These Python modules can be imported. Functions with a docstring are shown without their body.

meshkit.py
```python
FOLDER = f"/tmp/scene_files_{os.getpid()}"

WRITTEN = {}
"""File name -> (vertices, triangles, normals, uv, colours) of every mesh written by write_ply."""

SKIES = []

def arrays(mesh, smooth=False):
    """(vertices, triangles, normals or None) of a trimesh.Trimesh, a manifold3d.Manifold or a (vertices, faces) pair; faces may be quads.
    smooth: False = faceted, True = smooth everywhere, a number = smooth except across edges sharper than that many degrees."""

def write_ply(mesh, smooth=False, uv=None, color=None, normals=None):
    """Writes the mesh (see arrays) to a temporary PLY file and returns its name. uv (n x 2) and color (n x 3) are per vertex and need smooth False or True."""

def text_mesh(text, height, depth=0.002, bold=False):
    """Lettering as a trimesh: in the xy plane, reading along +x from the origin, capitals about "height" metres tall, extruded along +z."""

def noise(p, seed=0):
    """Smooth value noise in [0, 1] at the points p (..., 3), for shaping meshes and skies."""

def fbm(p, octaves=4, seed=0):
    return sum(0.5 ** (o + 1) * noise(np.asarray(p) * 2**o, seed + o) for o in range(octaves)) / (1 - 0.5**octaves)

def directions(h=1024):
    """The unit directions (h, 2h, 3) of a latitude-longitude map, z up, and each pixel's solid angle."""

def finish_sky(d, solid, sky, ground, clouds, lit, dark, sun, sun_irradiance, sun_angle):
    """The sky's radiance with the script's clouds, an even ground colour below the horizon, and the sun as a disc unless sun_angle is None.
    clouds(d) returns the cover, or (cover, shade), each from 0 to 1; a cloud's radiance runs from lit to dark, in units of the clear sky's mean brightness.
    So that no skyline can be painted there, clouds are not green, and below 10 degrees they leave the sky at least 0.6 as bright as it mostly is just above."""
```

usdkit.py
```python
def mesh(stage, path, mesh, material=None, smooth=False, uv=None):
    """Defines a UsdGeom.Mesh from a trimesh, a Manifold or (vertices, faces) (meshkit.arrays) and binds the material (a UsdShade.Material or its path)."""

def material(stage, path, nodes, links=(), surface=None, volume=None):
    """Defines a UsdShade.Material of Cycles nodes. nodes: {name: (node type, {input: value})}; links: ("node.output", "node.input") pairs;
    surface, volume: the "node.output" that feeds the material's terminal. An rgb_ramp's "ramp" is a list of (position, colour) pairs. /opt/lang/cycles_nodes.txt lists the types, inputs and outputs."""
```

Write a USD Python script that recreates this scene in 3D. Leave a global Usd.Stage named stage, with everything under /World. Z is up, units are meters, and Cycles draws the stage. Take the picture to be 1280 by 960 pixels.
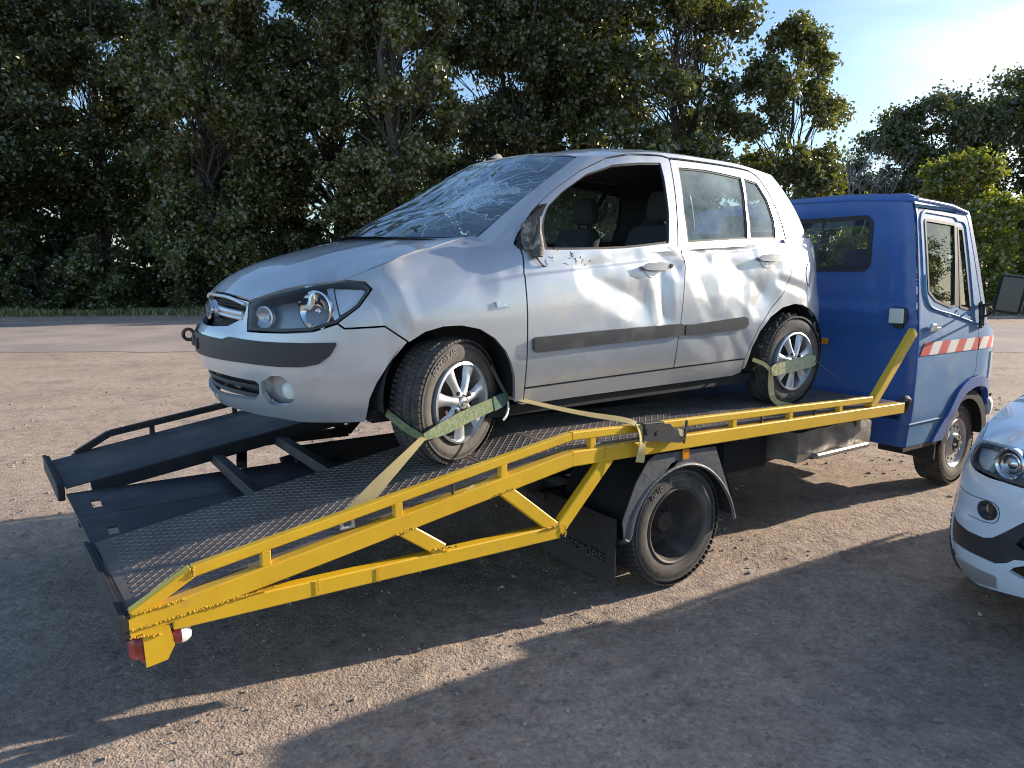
import math, random
import numpy as np
import trimesh, manifold3d
from scipy.spatial import Delaunay, cKDTree
from scipy.interpolate import PchipInterpolator, CubicSpline
import shapely
from shapely.geometry import Polygon, Point, MultiPolygon
from shapely.ops import unary_union
import usdkit, meshkit
from pxr import Usd, UsdGeom, UsdLux, UsdShade, Gf, Sdf, Vt

PI = math.pi
stage = Usd.Stage.CreateInMemory()
UsdGeom.Xform.Define(stage, '/World')
UsdGeom.Scope.Define(stage, '/World/Looks')
rng = np.random.default_rng(7)

# ------------------------------------------------------------------ camera
CAM_H, CAM_PITCH, CAM_F = 1.7259, 0.1512, 905.37          # metres, radians down, focal length in pixels of a 1280 px wide picture
cam = UsdGeom.Camera.Define(stage, '/World/camera')
cam.CreateHorizontalApertureAttr(36.0); cam.CreateVerticalApertureAttr(27.0)
cam.CreateFocalLengthAttr(36.0 * CAM_F / 1280)
cam.CreateClippingRangeAttr(Gf.Vec2f(0.05, 3000))
cam.CreateExposureAttr(0.82)
cam.AddTranslateOp().Set(Gf.Vec3d(0, 0, CAM_H))
cam.AddRotateXOp().Set(90 - math.degrees(CAM_PITCH))

# ------------------------------------------------------------------ sky and sun
SUN_AZ = math.radians(23.0)      # direction towards the sun, from +x towards +y
SUN_EL = math.radians(18.0)
sun_dir = np.array([math.cos(SUN_AZ) * math.cos(SUN_EL), math.sin(SUN_AZ) * math.cos(SUN_EL), math.sin(SUN_EL)])
SKY_STRENGTH, SUN_STRENGTH = 0.125, 1.25

def material(name, nodes, links=(), surface=None, volume=None):
    return usdkit.material(stage, '/World/Looks/' + name, nodes, links, surface, volume)

def make_sky():
    nodes = {
        'sky': ('sky_texture', dict(sky_type='single_scattering', sun_disc=False, sun_elevation=SUN_EL, sun_rotation=math.atan2(sun_dir[0], sun_dir[1]), altitude=100.0, air_density=1.0, aerosol_density=.7, ozone_density=3.0)),
        'geo': ('texture_coordinate', {}),
        'map': ('mapping', dict(scale=(1.0, 1.0, 2.6), location=(3.1, 0.4, 0.0))),
        'n': ('noise_texture', dict(scale=1.6, detail=7.0, roughness=0.55, distortion=0.6)),
        'r': ('rgb_ramp', dict(ramp=[(0.0, (0, 0, 0)), (0.46, (0, 0, 0)), (0.68, (1, 1, 1)), (1.0, (1, 1, 1))])),
        'dot': ('vector_math', dict(math_type='dot_product', vector2=tuple(float(x) for x in sun_dir))),
        'near': ('map_range', dict(range_type='smoothstep', from_min=0.68, from_max=0.96, to_min=0.0, to_max=1.0, clamp=True)),
        'amt': ('math', dict(math_type='multiply_add', value2=0.42, value3=0.0)),
        'sum': ('math', dict(math_type='multiply')),
        'mix': ('mix_color', dict(b=(15.0, 14.6, 14.0), use_clamp=False)),
        'bg': ('background_shader', dict(strength=SKY_STRENGTH)),
    }
    links = [('geo.generated', 'map.vector'), ('map.vector', 'n.vector'), ('n.fac', 'r.fac'), ('geo.generated', 'dot.vector1'),
             ('dot.value', 'near.value'), ('r.color', 'amt.value1'), ('amt.value', 'sum.value1'), ('near.result', 'sum.value2'),
             ('sum.value', 'mix.fac'), ('sky.color', 'mix.a'), ('mix.result', 'bg.color')]
    return material('sky', nodes, links, 'bg.background')
dome = UsdLux.DomeLight.Define(stage, '/World/sky')
UsdShade.MaterialBindingAPI.Apply(dome.GetPrim()).Bind(make_sky())
dome.GetPrim().SetCustomDataByKey('kind', 'structure')
sun = UsdLux.DistantLight.Define(stage, '/World/sun')
sun.CreateNormalizeAttr(True); sun.CreateIntensityAttr(SUN_STRENGTH); sun.CreateAngleAttr(0.5); sun.CreateColorAttr(Gf.Vec3f(1.0, 0.88, 0.73))
# the light shines along its -z axis: local +z points to the sun
zax = sun_dir; xax = np.cross([0, 0, 1.0], zax); xax /= np.linalg.norm(xax); yax = np.cross(zax, xax)
sun.AddTransformOp().Set(Gf.Matrix4d(*[float(v) for v in (*xax, 0, *yax, 0, *zax, 0, 0, 0, 0, 1)]))

# ------------------------------------------------------------------ helpers
used = {}
def path_for(name, parent):
    base = (str(parent.GetPath()) if parent is not None else '/World') + '/' + name
    n = used.get(base, -1) + 1; used[base] = n
    return base if n == 0 else f'{base}_{n:03d}'
def tag(p, label=None, cat=None, group=None, kind=None):
    for k, v in (('label', label), ('category', cat), ('group', group), ('kind', kind)):
        if v: p.SetCustomDataByKey(k, v)
    return p
def mtx(x=0, y=0, z=0, yaw=0, pitch=0, roll=0):
    """columns convention 4x4: yaw about z, then pitch about y, then roll about x"""
    cy, sy, cp, sp, cr, sr = math.cos(yaw), math.sin(yaw), math.cos(pitch), math.sin(pitch), math.cos(roll), math.sin(roll)
    R = np.array([[cy, -sy, 0], [sy, cy, 0], [0, 0, 1]]) @ np.array([[cp, 0, sp], [0, 1, 0], [-sp, 0, cp]]) @ np.array([[1, 0, 0], [0, cr, -sr], [0, sr, cr]])
    M = np.eye(4); M[:3, :3] = R; M[:3, 3] = (x, y, z); return M
def thing(name, label, cat, M=None, group=None):
    x = UsdGeom.Xform.Define(stage, path_for(name, None))
    if M is not None: x.AddTransformOp().Set(Gf.Matrix4d(*[float(v) for v in np.asarray(M).T.ravel()]))
    return tag(x.GetPrim(), label, cat, group)
def obj(name, mesh, mat, parent=None, smooth=30, label=None, kind=None):
    """ONE Mesh prim; mesh is a trimesh, a list of them, a Manifold or (v, f)"""
    if isinstance(mesh, list): mesh = cat_(mesh)
    m = usdkit.mesh(stage, path_for(name, parent), mesh, mat, smooth)
    return tag(m.GetPrim(), label, None, None, kind)
def copy_of(src, name, M, label=None, group=None):
    x = UsdGeom.Xform.Define(stage, path_for(name, None))
    x.GetPrim().GetReferences().AddInternalReference(src.GetPath()); x.GetPrim().SetInstanceable(True)
    x.ClearXformOpOrder(); x.AddTransformOp(UsdGeom.XformOp.PrecisionDouble, 'place').Set(Gf.Matrix4d(*[float(v) for v in np.asarray(M).T.ravel()]))
    return tag(x.GetPrim(), label, None, group)
def tm(v, f):
    f = np.asarray(f, int)
    if f.shape[1] == 4: f = np.vstack([f[:, [0, 1, 2]], f[:, [0, 2, 3]]])
    return trimesh.Trimesh(np.asarray(v, float), f, process=False)
def cat_(ms):
    ms = [m if isinstance(m, trimesh.Trimesh) else tm(*meshkit.arrays(m)[:2]) for m in ms]
    return trimesh.util.concatenate(ms)
def moved(m, M):
    m = m.copy(); m.apply_transform(np.asarray(M, float)); return m
def box(cx, cy, cz, sx, sy, sz, bev=0.0):
    """box with chamfered edges"""
    if bev <= 0:
        b = trimesh.creation.box((sx, sy, sz)); b.apply_translation((cx, cy, cz)); return b
    h = np.array([sx, sy, sz]) / 2; b = min(bev, h.min() * .9); P = []
    for s in np.ndindex(2, 2, 2):
        s = np.array(s) * 2 - 1
        for k in range(3):
            q = h - b; q[k] = h[k]; P.append(s * q)
    m = trimesh.convex.convex_hull(np.array(P)); m.apply_translation((cx, cy, cz)); return m
def hull(P): return trimesh.convex.convex_hull(np.asarray(P, float))
def bar(p, q, w, h, up=(0, 0, 1), bev=0.004, ext=0.0):
    """rectangular tube from p to q: w across, h along 'up'"""
    p, q = np.asarray(p, float), np.asarray(q, float); d = q - p; L = np.linalg.norm(d); d /= L
    up = np.asarray(up if abs(d[2]) < .95 else (1.0, 0, 0), float); up = up - d * (up @ d); up /= np.linalg.norm(up); s = np.cross(up, d)
    m = box(0, 0, 0, L + 2 * ext, w, h, bev); M = np.eye(4); M[:3, 0], M[:3, 1], M[:3, 2], M[:3, 3] = d, s, up, (p + q) / 2
    return moved(m, M)
def tube(P, r, n=8, cap=True):
    """swept round tube through P; r number or list"""
    P = np.asarray(P, float); r = np.broadcast_to(r, len(P)).astype(float)
    T = np.gradient(P, axis=0); T /= np.linalg.norm(T, axis=1, keepdims=True)
    a = np.array([0, 0, 1.0]) if abs(T[0][2]) < .9 else np.array([1.0, 0, 0])
    V = []; u = np.cross(T[0], a); u /= np.linalg.norm(u)
    for i in range(len(P)):
        u = u - T[i] * (u @ T[i]); u /= np.linalg.norm(u); w = np.cross(T[i], u)
        t = np.arange(n) * 2 * PI / n
        V.append(P[i] + r[i] * (np.cos(t)[:, None] * u + np.sin(t)[:, None] * w))
    V = np.vstack(V); F = []
    for i in range(len(P) - 1):
        for k in range(n):
            a, b = i * n + k, i * n + (k + 1) % n; F.append([a, b, b + n, a + n])
    m = tm(V, F)
    if cap:
        e = [[0, k + 1, k] for k in range(1, n - 1)] + [[(len(P) - 1) * n, (len(P) - 1) * n + k, (len(P) - 1) * n + k + 1] for k in range(1, n - 1)]
        m = tm(V, np.vstack([m.faces, e]))
    return m
def lathe(prof, n=48, axis='y', a0=0, a1=2 * PI):
    """prof: (radius, offset along axis) pairs, revolved"""
    prof = np.asarray(prof, float); full = abs(a1 - a0 - 2 * PI) < 1e-6
    t = np.linspace(a0, a1, n + (0 if full else 1), endpoint=not full); k = len(prof)
    V = np.array([[r * math.cos(x), o, r * math.sin(x)] for x in t for r, o in prof]); F = []
    for i in range(len(t) if full else len(t) - 1):
        j = (i + 1) % len(t)
        for q in range(k - 1): F.append([i * k + q, i * k + q + 1, j * k + q + 1, j * k + q])
    m = tm(V, F)
    if axis == 'z': m.apply_transform([[1, 0, 0, 0], [0, 0, 1, 0], [0, 1, 0, 0], [0, 0, 0, 1]]); m.invert()
    if axis == 'x': m.apply_transform([[0, 1, 0, 0], [1, 0, 0, 0], [0, 0, 1, 0], [0, 0, 0, 1]]); m.invert()
    return m
def prism(poly, y0, y1, bev=0):
    """polygon (x, z) extruded along y"""
    p = poly if hasattr(poly, 'exterior') else Polygon(poly)
    m = trimesh.creation.extrude_polygon(p, abs(y1 - y0), engine='earcut')
    m.apply_transform([[1, 0, 0, 0], [0, 0, -1, max(y0, y1)], [0, 1, 0, 0], [0, 0, 0, 1]])
    return m
def resample(P, step, closed=True):
    P = np.asarray(P, float)
    if closed: P = np.vstack([P, P[:1]])
    seg = np.linalg.norm(np.diff(P, axis=0), axis=1); out = []
    for i, L in enumerate(seg):
        n = max(1, int(math.ceil(L / step))); out += [P[i] + (P[i + 1] - P[i]) * k / n for k in range(n)]
    if not closed: out.append(P[-1])
    return np.array(out)
def round_poly(P, r):
    return Polygon(P).buffer(-r, join_style=1).buffer(2 * r, join_style=1, quad_segs=5).buffer(-r, join_style=1)
def curve(P, n=6, closed=False):
    """smooth curve through points"""
    P = np.asarray(P, float)
    if closed: P = np.vstack([P, P[:1]])
    t = np.r_[0, np.cumsum(np.sqrt(np.linalg.norm(np.diff(P, axis=0), axis=1)) + 1e-9)]
    c = CubicSpline(t, P, bc_type='periodic' if closed else 'natural'); tt = np.concatenate([np.linspace(t[i], t[i + 1], n, endpoint=False) for i in range(len(t) - 1)])
    return c(tt) if closed else np.vstack([c(tt), P[-1]])
def grid_in(poly, res):
    x0, y0, x1, y1 = poly.bounds; inner = poly.buffer(-res * .45)
    if inner.is_empty: return np.zeros((0, 2))
    nx, ny = max(1, int((x1 - x0) / res)), max(1, int((y1 - y0) / (res * .87))); pts = []
    X, Y = np.meshgrid(x0 + res * (np.arange(nx + 2)), y0 + res * .87 * np.arange(ny + 2)); X = X + (np.arange(ny + 2)[:, None] % 2) * res * .5
    P = np.stack([X.ravel(), Y.ravel()], 1)
    return P[shapely.contains_xy(inner, P[:, 0], P[:, 1])]
def panel(S, poly, res=0.03, flange=0.012, offset=0.0, lines=()):
    """a sheet cut to a polygon of a surface's two parameters, its rim folded inwards.
    S(a, b) -> points (n, 3); the outward side is found from S.out"""
    polys = list(poly.geoms) if hasattr(poly, 'geoms') else [poly if hasattr(poly, 'exterior') else Polygon(poly)]
    out = []
    for pg in polys:
        pg = pg if pg.is_valid else pg.buffer(0)
        if hasattr(pg, 'geoms'): pg = max(pg.geoms, key=lambda g: g.area)
        rings = [resample(np.array(r.coords)[:-1], res) for r in [pg.exterior, *pg.interiors]]
        G_ = grid_in(pg, res)
        for ln in lines:                          # points laid along a crease, so that it stays sharp
            ln = np.asarray(ln, float); ln = ln[shapely.contains_xy(pg.buffer(-.004), ln[:, 0], ln[:, 1])]
            if len(ln): G_ = np.vstack([G_[cKDTree(ln).query(G_)[0] > res * .45] if len(G_) else G_, ln])
        P = np.vstack(rings + [G_])
        D = Delaunay(P + np.random.default_rng(1).normal(0, 1e-7, P.shape)); tri = D.simplices; c = P[tri].mean(1)
        tri = tri[shapely.contains_xy(pg.buffer(1e-6), c[:, 0], c[:, 1])]
        a = P[tri]; ar = (a[:, 1, 0] - a[:, 0, 0]) * (a[:, 2, 1] - a[:, 0, 1]) - (a[:, 1, 1] - a[:, 0, 1]) * (a[:, 2, 0] - a[:, 0, 0])
        tri = np.where((ar < 0)[:, None], tri[:, ::-1], tri)[np.abs(ar) > 1e-10]
        V = S(P[:, 0], P[:, 1]); e = 1e-4
        N = np.cross(S(P[:, 0] + e, P[:, 1]) - S(P[:, 0] - e, P[:, 1]), S(P[:, 0], P[:, 1] + e) - S(P[:, 0], P[:, 1] - e))
        N /= np.linalg.norm(N, axis=1, keepdims=True) + 1e-12
        sg = getattr(S, 'sign', 1.0); N = N * sg
        if sg < 0: tri = tri[:, ::-1]
        V = V + N * offset
        F = [tri]; VV = [V]
        if flange:
            base = len(V); s = 0
            for r in rings:
                n = len(r); i = np.arange(s, s + n); j = np.r_[np.arange(s + 1, s + n), s]; s += n
                lo = V[i] - N[i] * flange; b = base + np.arange(n); bj = base + np.r_[np.arange(1, n), 0]; base += n; VV.append(lo)
                q = np.stack([i, b, bj, j], 1); ccw = Polygon(r).exterior.is_ccw
                inner = r is not rings[0]
                q = q if (ccw != inner) == (sg > 0) else q[:, ::-1]
                F.append(np.vstack([q[:, [0, 1, 2]], q[:, [0, 2, 3]]]))
        out.append(tm(np.vstack(VV), np.vstack(F)))
    return out[0] if len(out) == 1 else cat_(out)
class Surf:
    def __init__(s, fn, sign=1.0): s.fn, s.sign = fn, sign
    def __call__(s, a, b): return s.fn(np.asarray(a, float), np.asarray(b, float))
def mirror_y(m):
    m = m.copy(); m.vertices = m.vertices * [1, -1, 1]; m.invert(); return m
# ------------------------------------------------------------------ materials
def pbr(name, color, rough=.5, metal=0.0, coat=0.0, spec=None, noise=None, bump=None, coat_rough=.05, rough_var=None, dust=None, extra=None):
    """principled material; noise = (scale, second colour, lo, hi); bump = (scale, distance); dust = (colour, scale, lo, hi) laid over in patches"""
    p = dict(base_color=color, roughness=rough, metallic=metal)
    if coat: p.update(coat_weight=coat, coat_roughness=coat_rough)
    if spec is not None: p['specular_ior_level'] = spec
    if extra: p.update(extra)
    nodes, links = {'p': ('principled_bsdf', p), 'tc': ('texture_coordinate', {})}, []
    src = None
    if noise:
        sc, c2, lo, hi = noise
        nodes['n'] = ('noise_texture', dict(scale=sc, detail=6.0, roughness=.6)); links.append(('tc.object', 'n.vector'))
        nodes['r'] = ('rgb_ramp', dict(ramp=[(lo, color), (hi, c2)])); links.append(('n.fac', 'r.fac')); src = 'r.color'
    if dust:
        dc, sc, lo, hi = dust
        nodes['dn'] = ('noise_texture', dict(scale=sc, detail=7.0, roughness=.65, distortion=.4)); links.append(('tc.object', 'dn.vector'))
        nodes['dr'] = ('map_range', dict(from_min=lo, from_max=hi, to_min=0.0, to_max=1.0, clamp=True)); links.append(('dn.fac', 'dr.value'))
        nodes['dm'] = ('mix_color', dict(a=color, b=dc)); links.append(('dr.result', 'dm.fac'))
        if src: links.append((src, 'dm.a'))
        src = 'dm.result'
        nodes['rr'] = ('map_range', dict(from_min=0.0, from_max=1.0, to_min=rough, to_max=.85, clamp=True)); links += [('dr.result', 'rr.value'), ('rr.result', 'p.roughness')]
    if src: links.append((src, 'p.base_color'))
    if bump:
        nodes['bn'] = ('noise_texture', dict(scale=bump[0], detail=5.0, roughness=.6)); nodes['b'] = ('bump', dict(distance=bump[1], strength=1.0))
        links += [('tc.object', 'bn.vector'), ('bn.fac', 'b.height'), ('b.normal', 'p.normal')]
    return material(name, nodes, links, 'p.BSDF')
def pane(name, tint, rough=0.0, ior=1.5, dirt_or_sheen=0.0, dirt_sheen_col=(.5, .5, .48)):
    """thin sheet of glass: lets light straight through and reflects by fresnel; may carry a film of dirt or painted sheen"""
    f0 = ((ior - 1) / (ior + 1)) ** 2          # Schlick, the same from both faces of the sheet
    nodes = {'t': ('transparent_bsdf', dict(color=tint)), 'g': ('glossy_bsdf', dict(color=(1, 1, 1), roughness=rough)), 'lw': ('layer_weight', dict(blend=.5)), 'pw': ('math', dict(math_type='power', value2=5.0)), 'f': ('math', dict(math_type='multiply_add', value2=1 - f0, value3=f0)), 'm': ('mix_closure', {})}
    links = [('lw.facing', 'pw.value1'), ('pw.value', 'f.value1'), ('f.value', 'm.fac'), ('t.BSDF', 'm.closure1'), ('g.BSDF', 'm.closure2')]; out = 'm.closure'
    if dirt_or_sheen:
        nodes.update({'d': ('diffuse_bsdf', dict(color=dirt_sheen_col)), 'tc': ('texture_coordinate', {}), 'n': ('noise_texture', dict(scale=2.5, detail=6.0, roughness=.65)),
                      'r': ('map_range', dict(from_min=.35, from_max=.75, to_min=0.0, to_max=dirt_or_sheen, clamp=True)), 'm2': ('mix_closure', {})})
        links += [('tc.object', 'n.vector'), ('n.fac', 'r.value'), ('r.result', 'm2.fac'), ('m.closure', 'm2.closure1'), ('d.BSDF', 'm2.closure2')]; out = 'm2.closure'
    return material(name, nodes, links, out)
M = {}
M['silver'] = pbr('silver_paint', (.44, .46, .49), .36, .70, 1.0, noise=(900.0, (.51, .53, .56), .35, .65), dust=((.33, .30, .265), 3.2, .50, .92), coat_rough=.04)
M['silver_trim'] = pbr('silver_trim', (.62, .63, .65), .30, .85)
M['black_plastic'] = pbr('black_plastic', (.020, .021, .023), .50, dust=((.08, .074, .068), 9.0, .56, .98))
M['seal'] = pbr('black_window_rubber', (.010, .010, .011), .6)
M['grey_plastic'] = pbr('grey_plastic', (.045, .046, .05), .40, dust=((.14, .13, .12), 6.0, .50, .98))
M['dark'] = pbr('dark_cavity', (.012, .012, .013), .8)
M['interior'] = pbr('dark_interior_fabric', (.030, .030, .034), .9)
M['rubber'] = pbr('tyre_rubber', (.028, .027, .026), .75, noise=(14.0, (.10, .085, .072), .40, .80), bump=(220.0, .0015))
M['rubber_dusty'] = pbr('dusty_tyre_wall', (.075, .066, .058), .85, noise=(11.0, (.16, .135, .11), .35, .75), bump=(160.0, .0012))
M['rim'] = pbr('wheel_silver', (.60, .60, .61), .34, .75, .5, dust=((.22, .18, .15), 9.0, .56, .95))
M['rusty'] = pbr('rusty_steel', (.060, .046, .040), .75, .2, noise=(16.0, (.15, .085, .055), .40, .75))
M['steel_wheel'] = pbr('grey_steel_wheel', (.50, .50, .50), .45, .4, noise=(12.0, (.30, .26, .22), .45, .8))
M['chrome'] = pbr('chrome', (.82, .83, .84), .08, 1.0)
M['amber'] = pbr('amber_lens', (.75, .26, .02), .2, 0, .6)
M['yellow'] = pbr('yellow_paint', (.70, .425, .016), .42, 0, .3, noise=(5.0, (.62, .355, .014), .40, .75), dust=((.24, .17, .08), 7.0, .62, .92), bump=(60.0, .0004), coat_rough=.2)
M['weld'] = pbr('painted_weld', (.62, .36, .012), .5, bump=(300.0, .004), noise=(60.0, (.16, .075, .02), .56, .66))
M['deck_steel'] = pbr('worn_dark_steel', (.060, .060, .064), .55, .35, noise=(4.0, (.14, .125, .118), .42, .78), bump=(70.0, .001))
M['tread'] = pbr('tread_plate_steel', (.125, .102, .090), .62, .12, noise=(5.0, (.21, .175, .152), .38, .72), bump=(120.0, .0008))
M['frame_black'] = pbr('black_frame_paint', (.020, .020, .022), .6, dust=((.09, .08, .07), 5.0, .5, .9))
M['blue'] = pbr('blue_paint', (.032, .100, .32), .36, 0, .35, noise=(1.6, (.045, .125, .36), .35, .7), dust=((.075, .115, .20), 3.0, .50, .95), coat_rough=.2, bump=(9.0, .0012))
M['blue_faded'] = pbr('faded_blue_paint', (.055, .175, .36), .55, 0, .0, spec=.3, noise=(2.2, (.10, .24, .41), .35, .75), dust=((.27, .32, .36), 2.3, .46, .90), coat_rough=.25)
M['white_blue'] = pbr('pale_blue_white_paint', (.56, .64, .73), .25, .15, 1.0, noise=(700.0, (.60, .68, .76), .4, .6), dust=((.35, .36, .36), 3.0, .62, 1.0), coat_rough=.03)
M['galv'] = pbr('galvanised_sheet', (.17, .17, .175), .48, .5, noise=(9.0, (.10, .10, .105), .35, .75), bump=(25.0, .003))
M['tank'] = pbr('scuffed_aluminium', (.36, .33, .29), .45, .6, noise=(7.0, (.16, .14, .12), .40, .75), bump=(14.0, .006))
M['red_lens'] = pbr('red_lens', (.26, .025, .022), .25, 0, .5)
M['white_plastic'] = pbr('white_plastic', (.72, .72, .70), .4)
M['lamp_glass'] = pbr('frosted_lamp_glass', (.62, .66, .60), .2, 0, .6)
M['strap'] = pbr('yellow_webbing', (.52, .40, .17), .85, bump=(260.0, .002), noise=(8.0, (.40, .31, .15), .4, .75))
M['strap_green'] = pbr('green_webbing', (.125, .165, .085), .9, bump=(160.0, .006), noise=(45.0, (.25, .28, .16), .40, .70))
M['strap_teal'] = pbr('dark_green_webbing', (.060, .115, .090), .9, bump=(160.0, .004), noise=(30.0, (.11, .17, .13), .4, .7))
M['strap_dark'] = pbr('dirty_webbing', (.16, .14, .10), .9, bump=(200.0, .003))
M['strap_pale'] = pbr('frayed_pale_webbing', (.42, .40, .24), .95, bump=(120.0, .008), noise=(40.0, (.26, .25, .14), .45, .6))
M['stripe_red'] = pbr('red_reflective_tape', (.58, .075, .06), .4)
M['stripe_white'] = pbr('white_reflective_tape', (.74, .70, .66), .4)
M['flap'] = pbr('black_rubber_flap', (.020, .020, .022), .55, bump=(8.0, .01))
M['flap_text'] = pbr('embossed_flap_lettering', (.048, .048, .052), .45)
M['tyre_text'] = pbr('raised_tyre_lettering', (.17, .15, .13), .8)
M['glass'] = pane('clear_window_glass', (.80, .86, .84), 0, 1.52, .05)
M['glass_dust_sheen'] = pane('dust_and_sheen_window_glass', (.62, .74, .74), 0, 1.6, .58, (.44, .55, .55))  # teal film: dust, with the pale reflection painted into its colour
M['cab_glass'] = pane('green_tinted_cab_glass', (.50, .60, .57), 0, 1.5, .02)
M['lens'] = pane('headlight_lens', (.93, .95, .96), 0, 1.45, .06)
def cracked(impacts=((-.98, -.02, 1.462), (-.62, .36, 1.30))):
    """laminated glass broken from two blows: cracks that run out from each, rings between them, crushed white glass near them"""
    nodes, links = {'tc': ('texture_coordinate', {}), 'n': ('noise_texture', dict(scale=3.0, detail=4.0, roughness=.6)), 'nf': ('noise_texture', dict(scale=16.0, detail=3.0)),
        'v2': ('voronoi_texture', dict(feature='distance_to_edge', scale=75.0, randomness=1.0)), 'v3': ('voronoi_texture', dict(scale=7.5, randomness=1.0)),
        't': ('transparent_bsdf', dict(color=(.60, .72, .76))), 'g': ('glossy_bsdf', dict(color=(.90, .97, 1.0), roughness=.03)), 'lw': ('layer_weight', dict(blend=.5)), 'pw': ('math', dict(math_type='power', value2=3.0)), 'f': ('math', dict(math_type='multiply_add', value2=.72, value3=.26)), 'm': ('mix_closure', {}),
        'd': ('diffuse_bsdf', dict(color=(.60, .68, .72))), 'm2': ('mix_closure', {}), 'nb': ('noise_texture', dict(scale=2.6, detail=2.0, distortion=.8)), 'hb': ('math', dict(math_type='multiply_add', value2=.45)), 'b': ('bump', dict(distance=.055, strength=.9))}, \
        [('tc.object', 'n.vector'), ('tc.object', 'nf.vector'), ('tc.object', 'v2.vector'), ('tc.object', 'v3.vector'), ('tc.object', 'nb.vector'), ('v3.distance', 'hb.value1'), ('nb.fac', 'hb.value3'), ('hb.value', 'b.height'), ('b.normal', 'g.normal'),
        ('lw.facing', 'pw.value1'), ('pw.value', 'f.value1'), ('f.value', 'm.fac'), ('t.BSDF', 'm.closure1'), ('g.BSDF', 'm.closure2'), ('m.closure', 'm2.closure1'), ('d.BSDF', 'm2.closure2')]
    k_ = [0]
    def mt(op, a, b=None, c=None):
        nm = f'q{k_[0]}'; k_[0] += 1; d = dict(math_type=op)
        for key, v in (('value1', a), ('value2', b), ('value3', c)):
            if v is None: continue
            if isinstance(v, str): links.append((v, f'{nm}.{key}'))
            else: d[key] = v
        nodes[nm] = ('math', d); return nm + '.value'
    masks = []
    for i, P in enumerate(impacts):
        nodes[f's{i}'] = ('vector_math', dict(math_type='subtract', vector2=P)); nodes[f'x{i}'] = ('separate_xyz', {}); links += [('tc.object', f's{i}.vector1'), (f's{i}.vector', f'x{i}.vector')]
        up = mt('multiply', f'x{i}.z', 2.0); y = f'x{i}.y'; r = mt('sqrt', mt('add', mt('multiply', up, up), mt('multiply', y, y)))
        a = mt('add', mt('arctan2', up, y), mt('multiply', 'n.fac', 1.5 - .5 * i))
        ray = mt('multiply', mt('less_than', r, mt('multiply_add', 'nf.fac', .9, .05)), mt('less_than', mt('multiply', mt('absolute', mt('subtract', mt('fract' if False else 'fraction', mt('multiply', a, 2.55 - .6 * i)), .5)), r), .0055))
        ray2 = mt('multiply', mt('less_than', mt('multiply', mt('absolute', mt('subtract', mt('fraction', mt('multiply_add', a, 6.3, .37)), .5)), r), .007), mt('less_than', r, .34))
        ring = mt('multiply', mt('less_than', mt('absolute', mt('subtract', mt('fraction', mt('multiply_add', 'nf.fac', .5, mt('multiply', r, 12.0))), .5)), .022), mt('multiply', mt('greater_than', 'nf.fac', .52), mt('less_than', r, .42)))
        crush = mt('multiply', mt('less_than', 'v2.distance', .14), mt('less_than', mt('add', r, mt('multiply', 'nf.fac', .35)), .36))
        masks += [ray, ray2, mt('multiply', ring, .7), mt('multiply', crush, .9)]
    tot = masks[0]
    for q in masks[1:]: tot = mt('maximum', tot, q)
    fac = mt('add', mt('multiply', tot, .26), .03); links.append((fac, 'm2.fac'))
    return material('shattered_windscreen_glass', nodes, links, 'm2.closure')
M['cracked'] = cracked()
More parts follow.
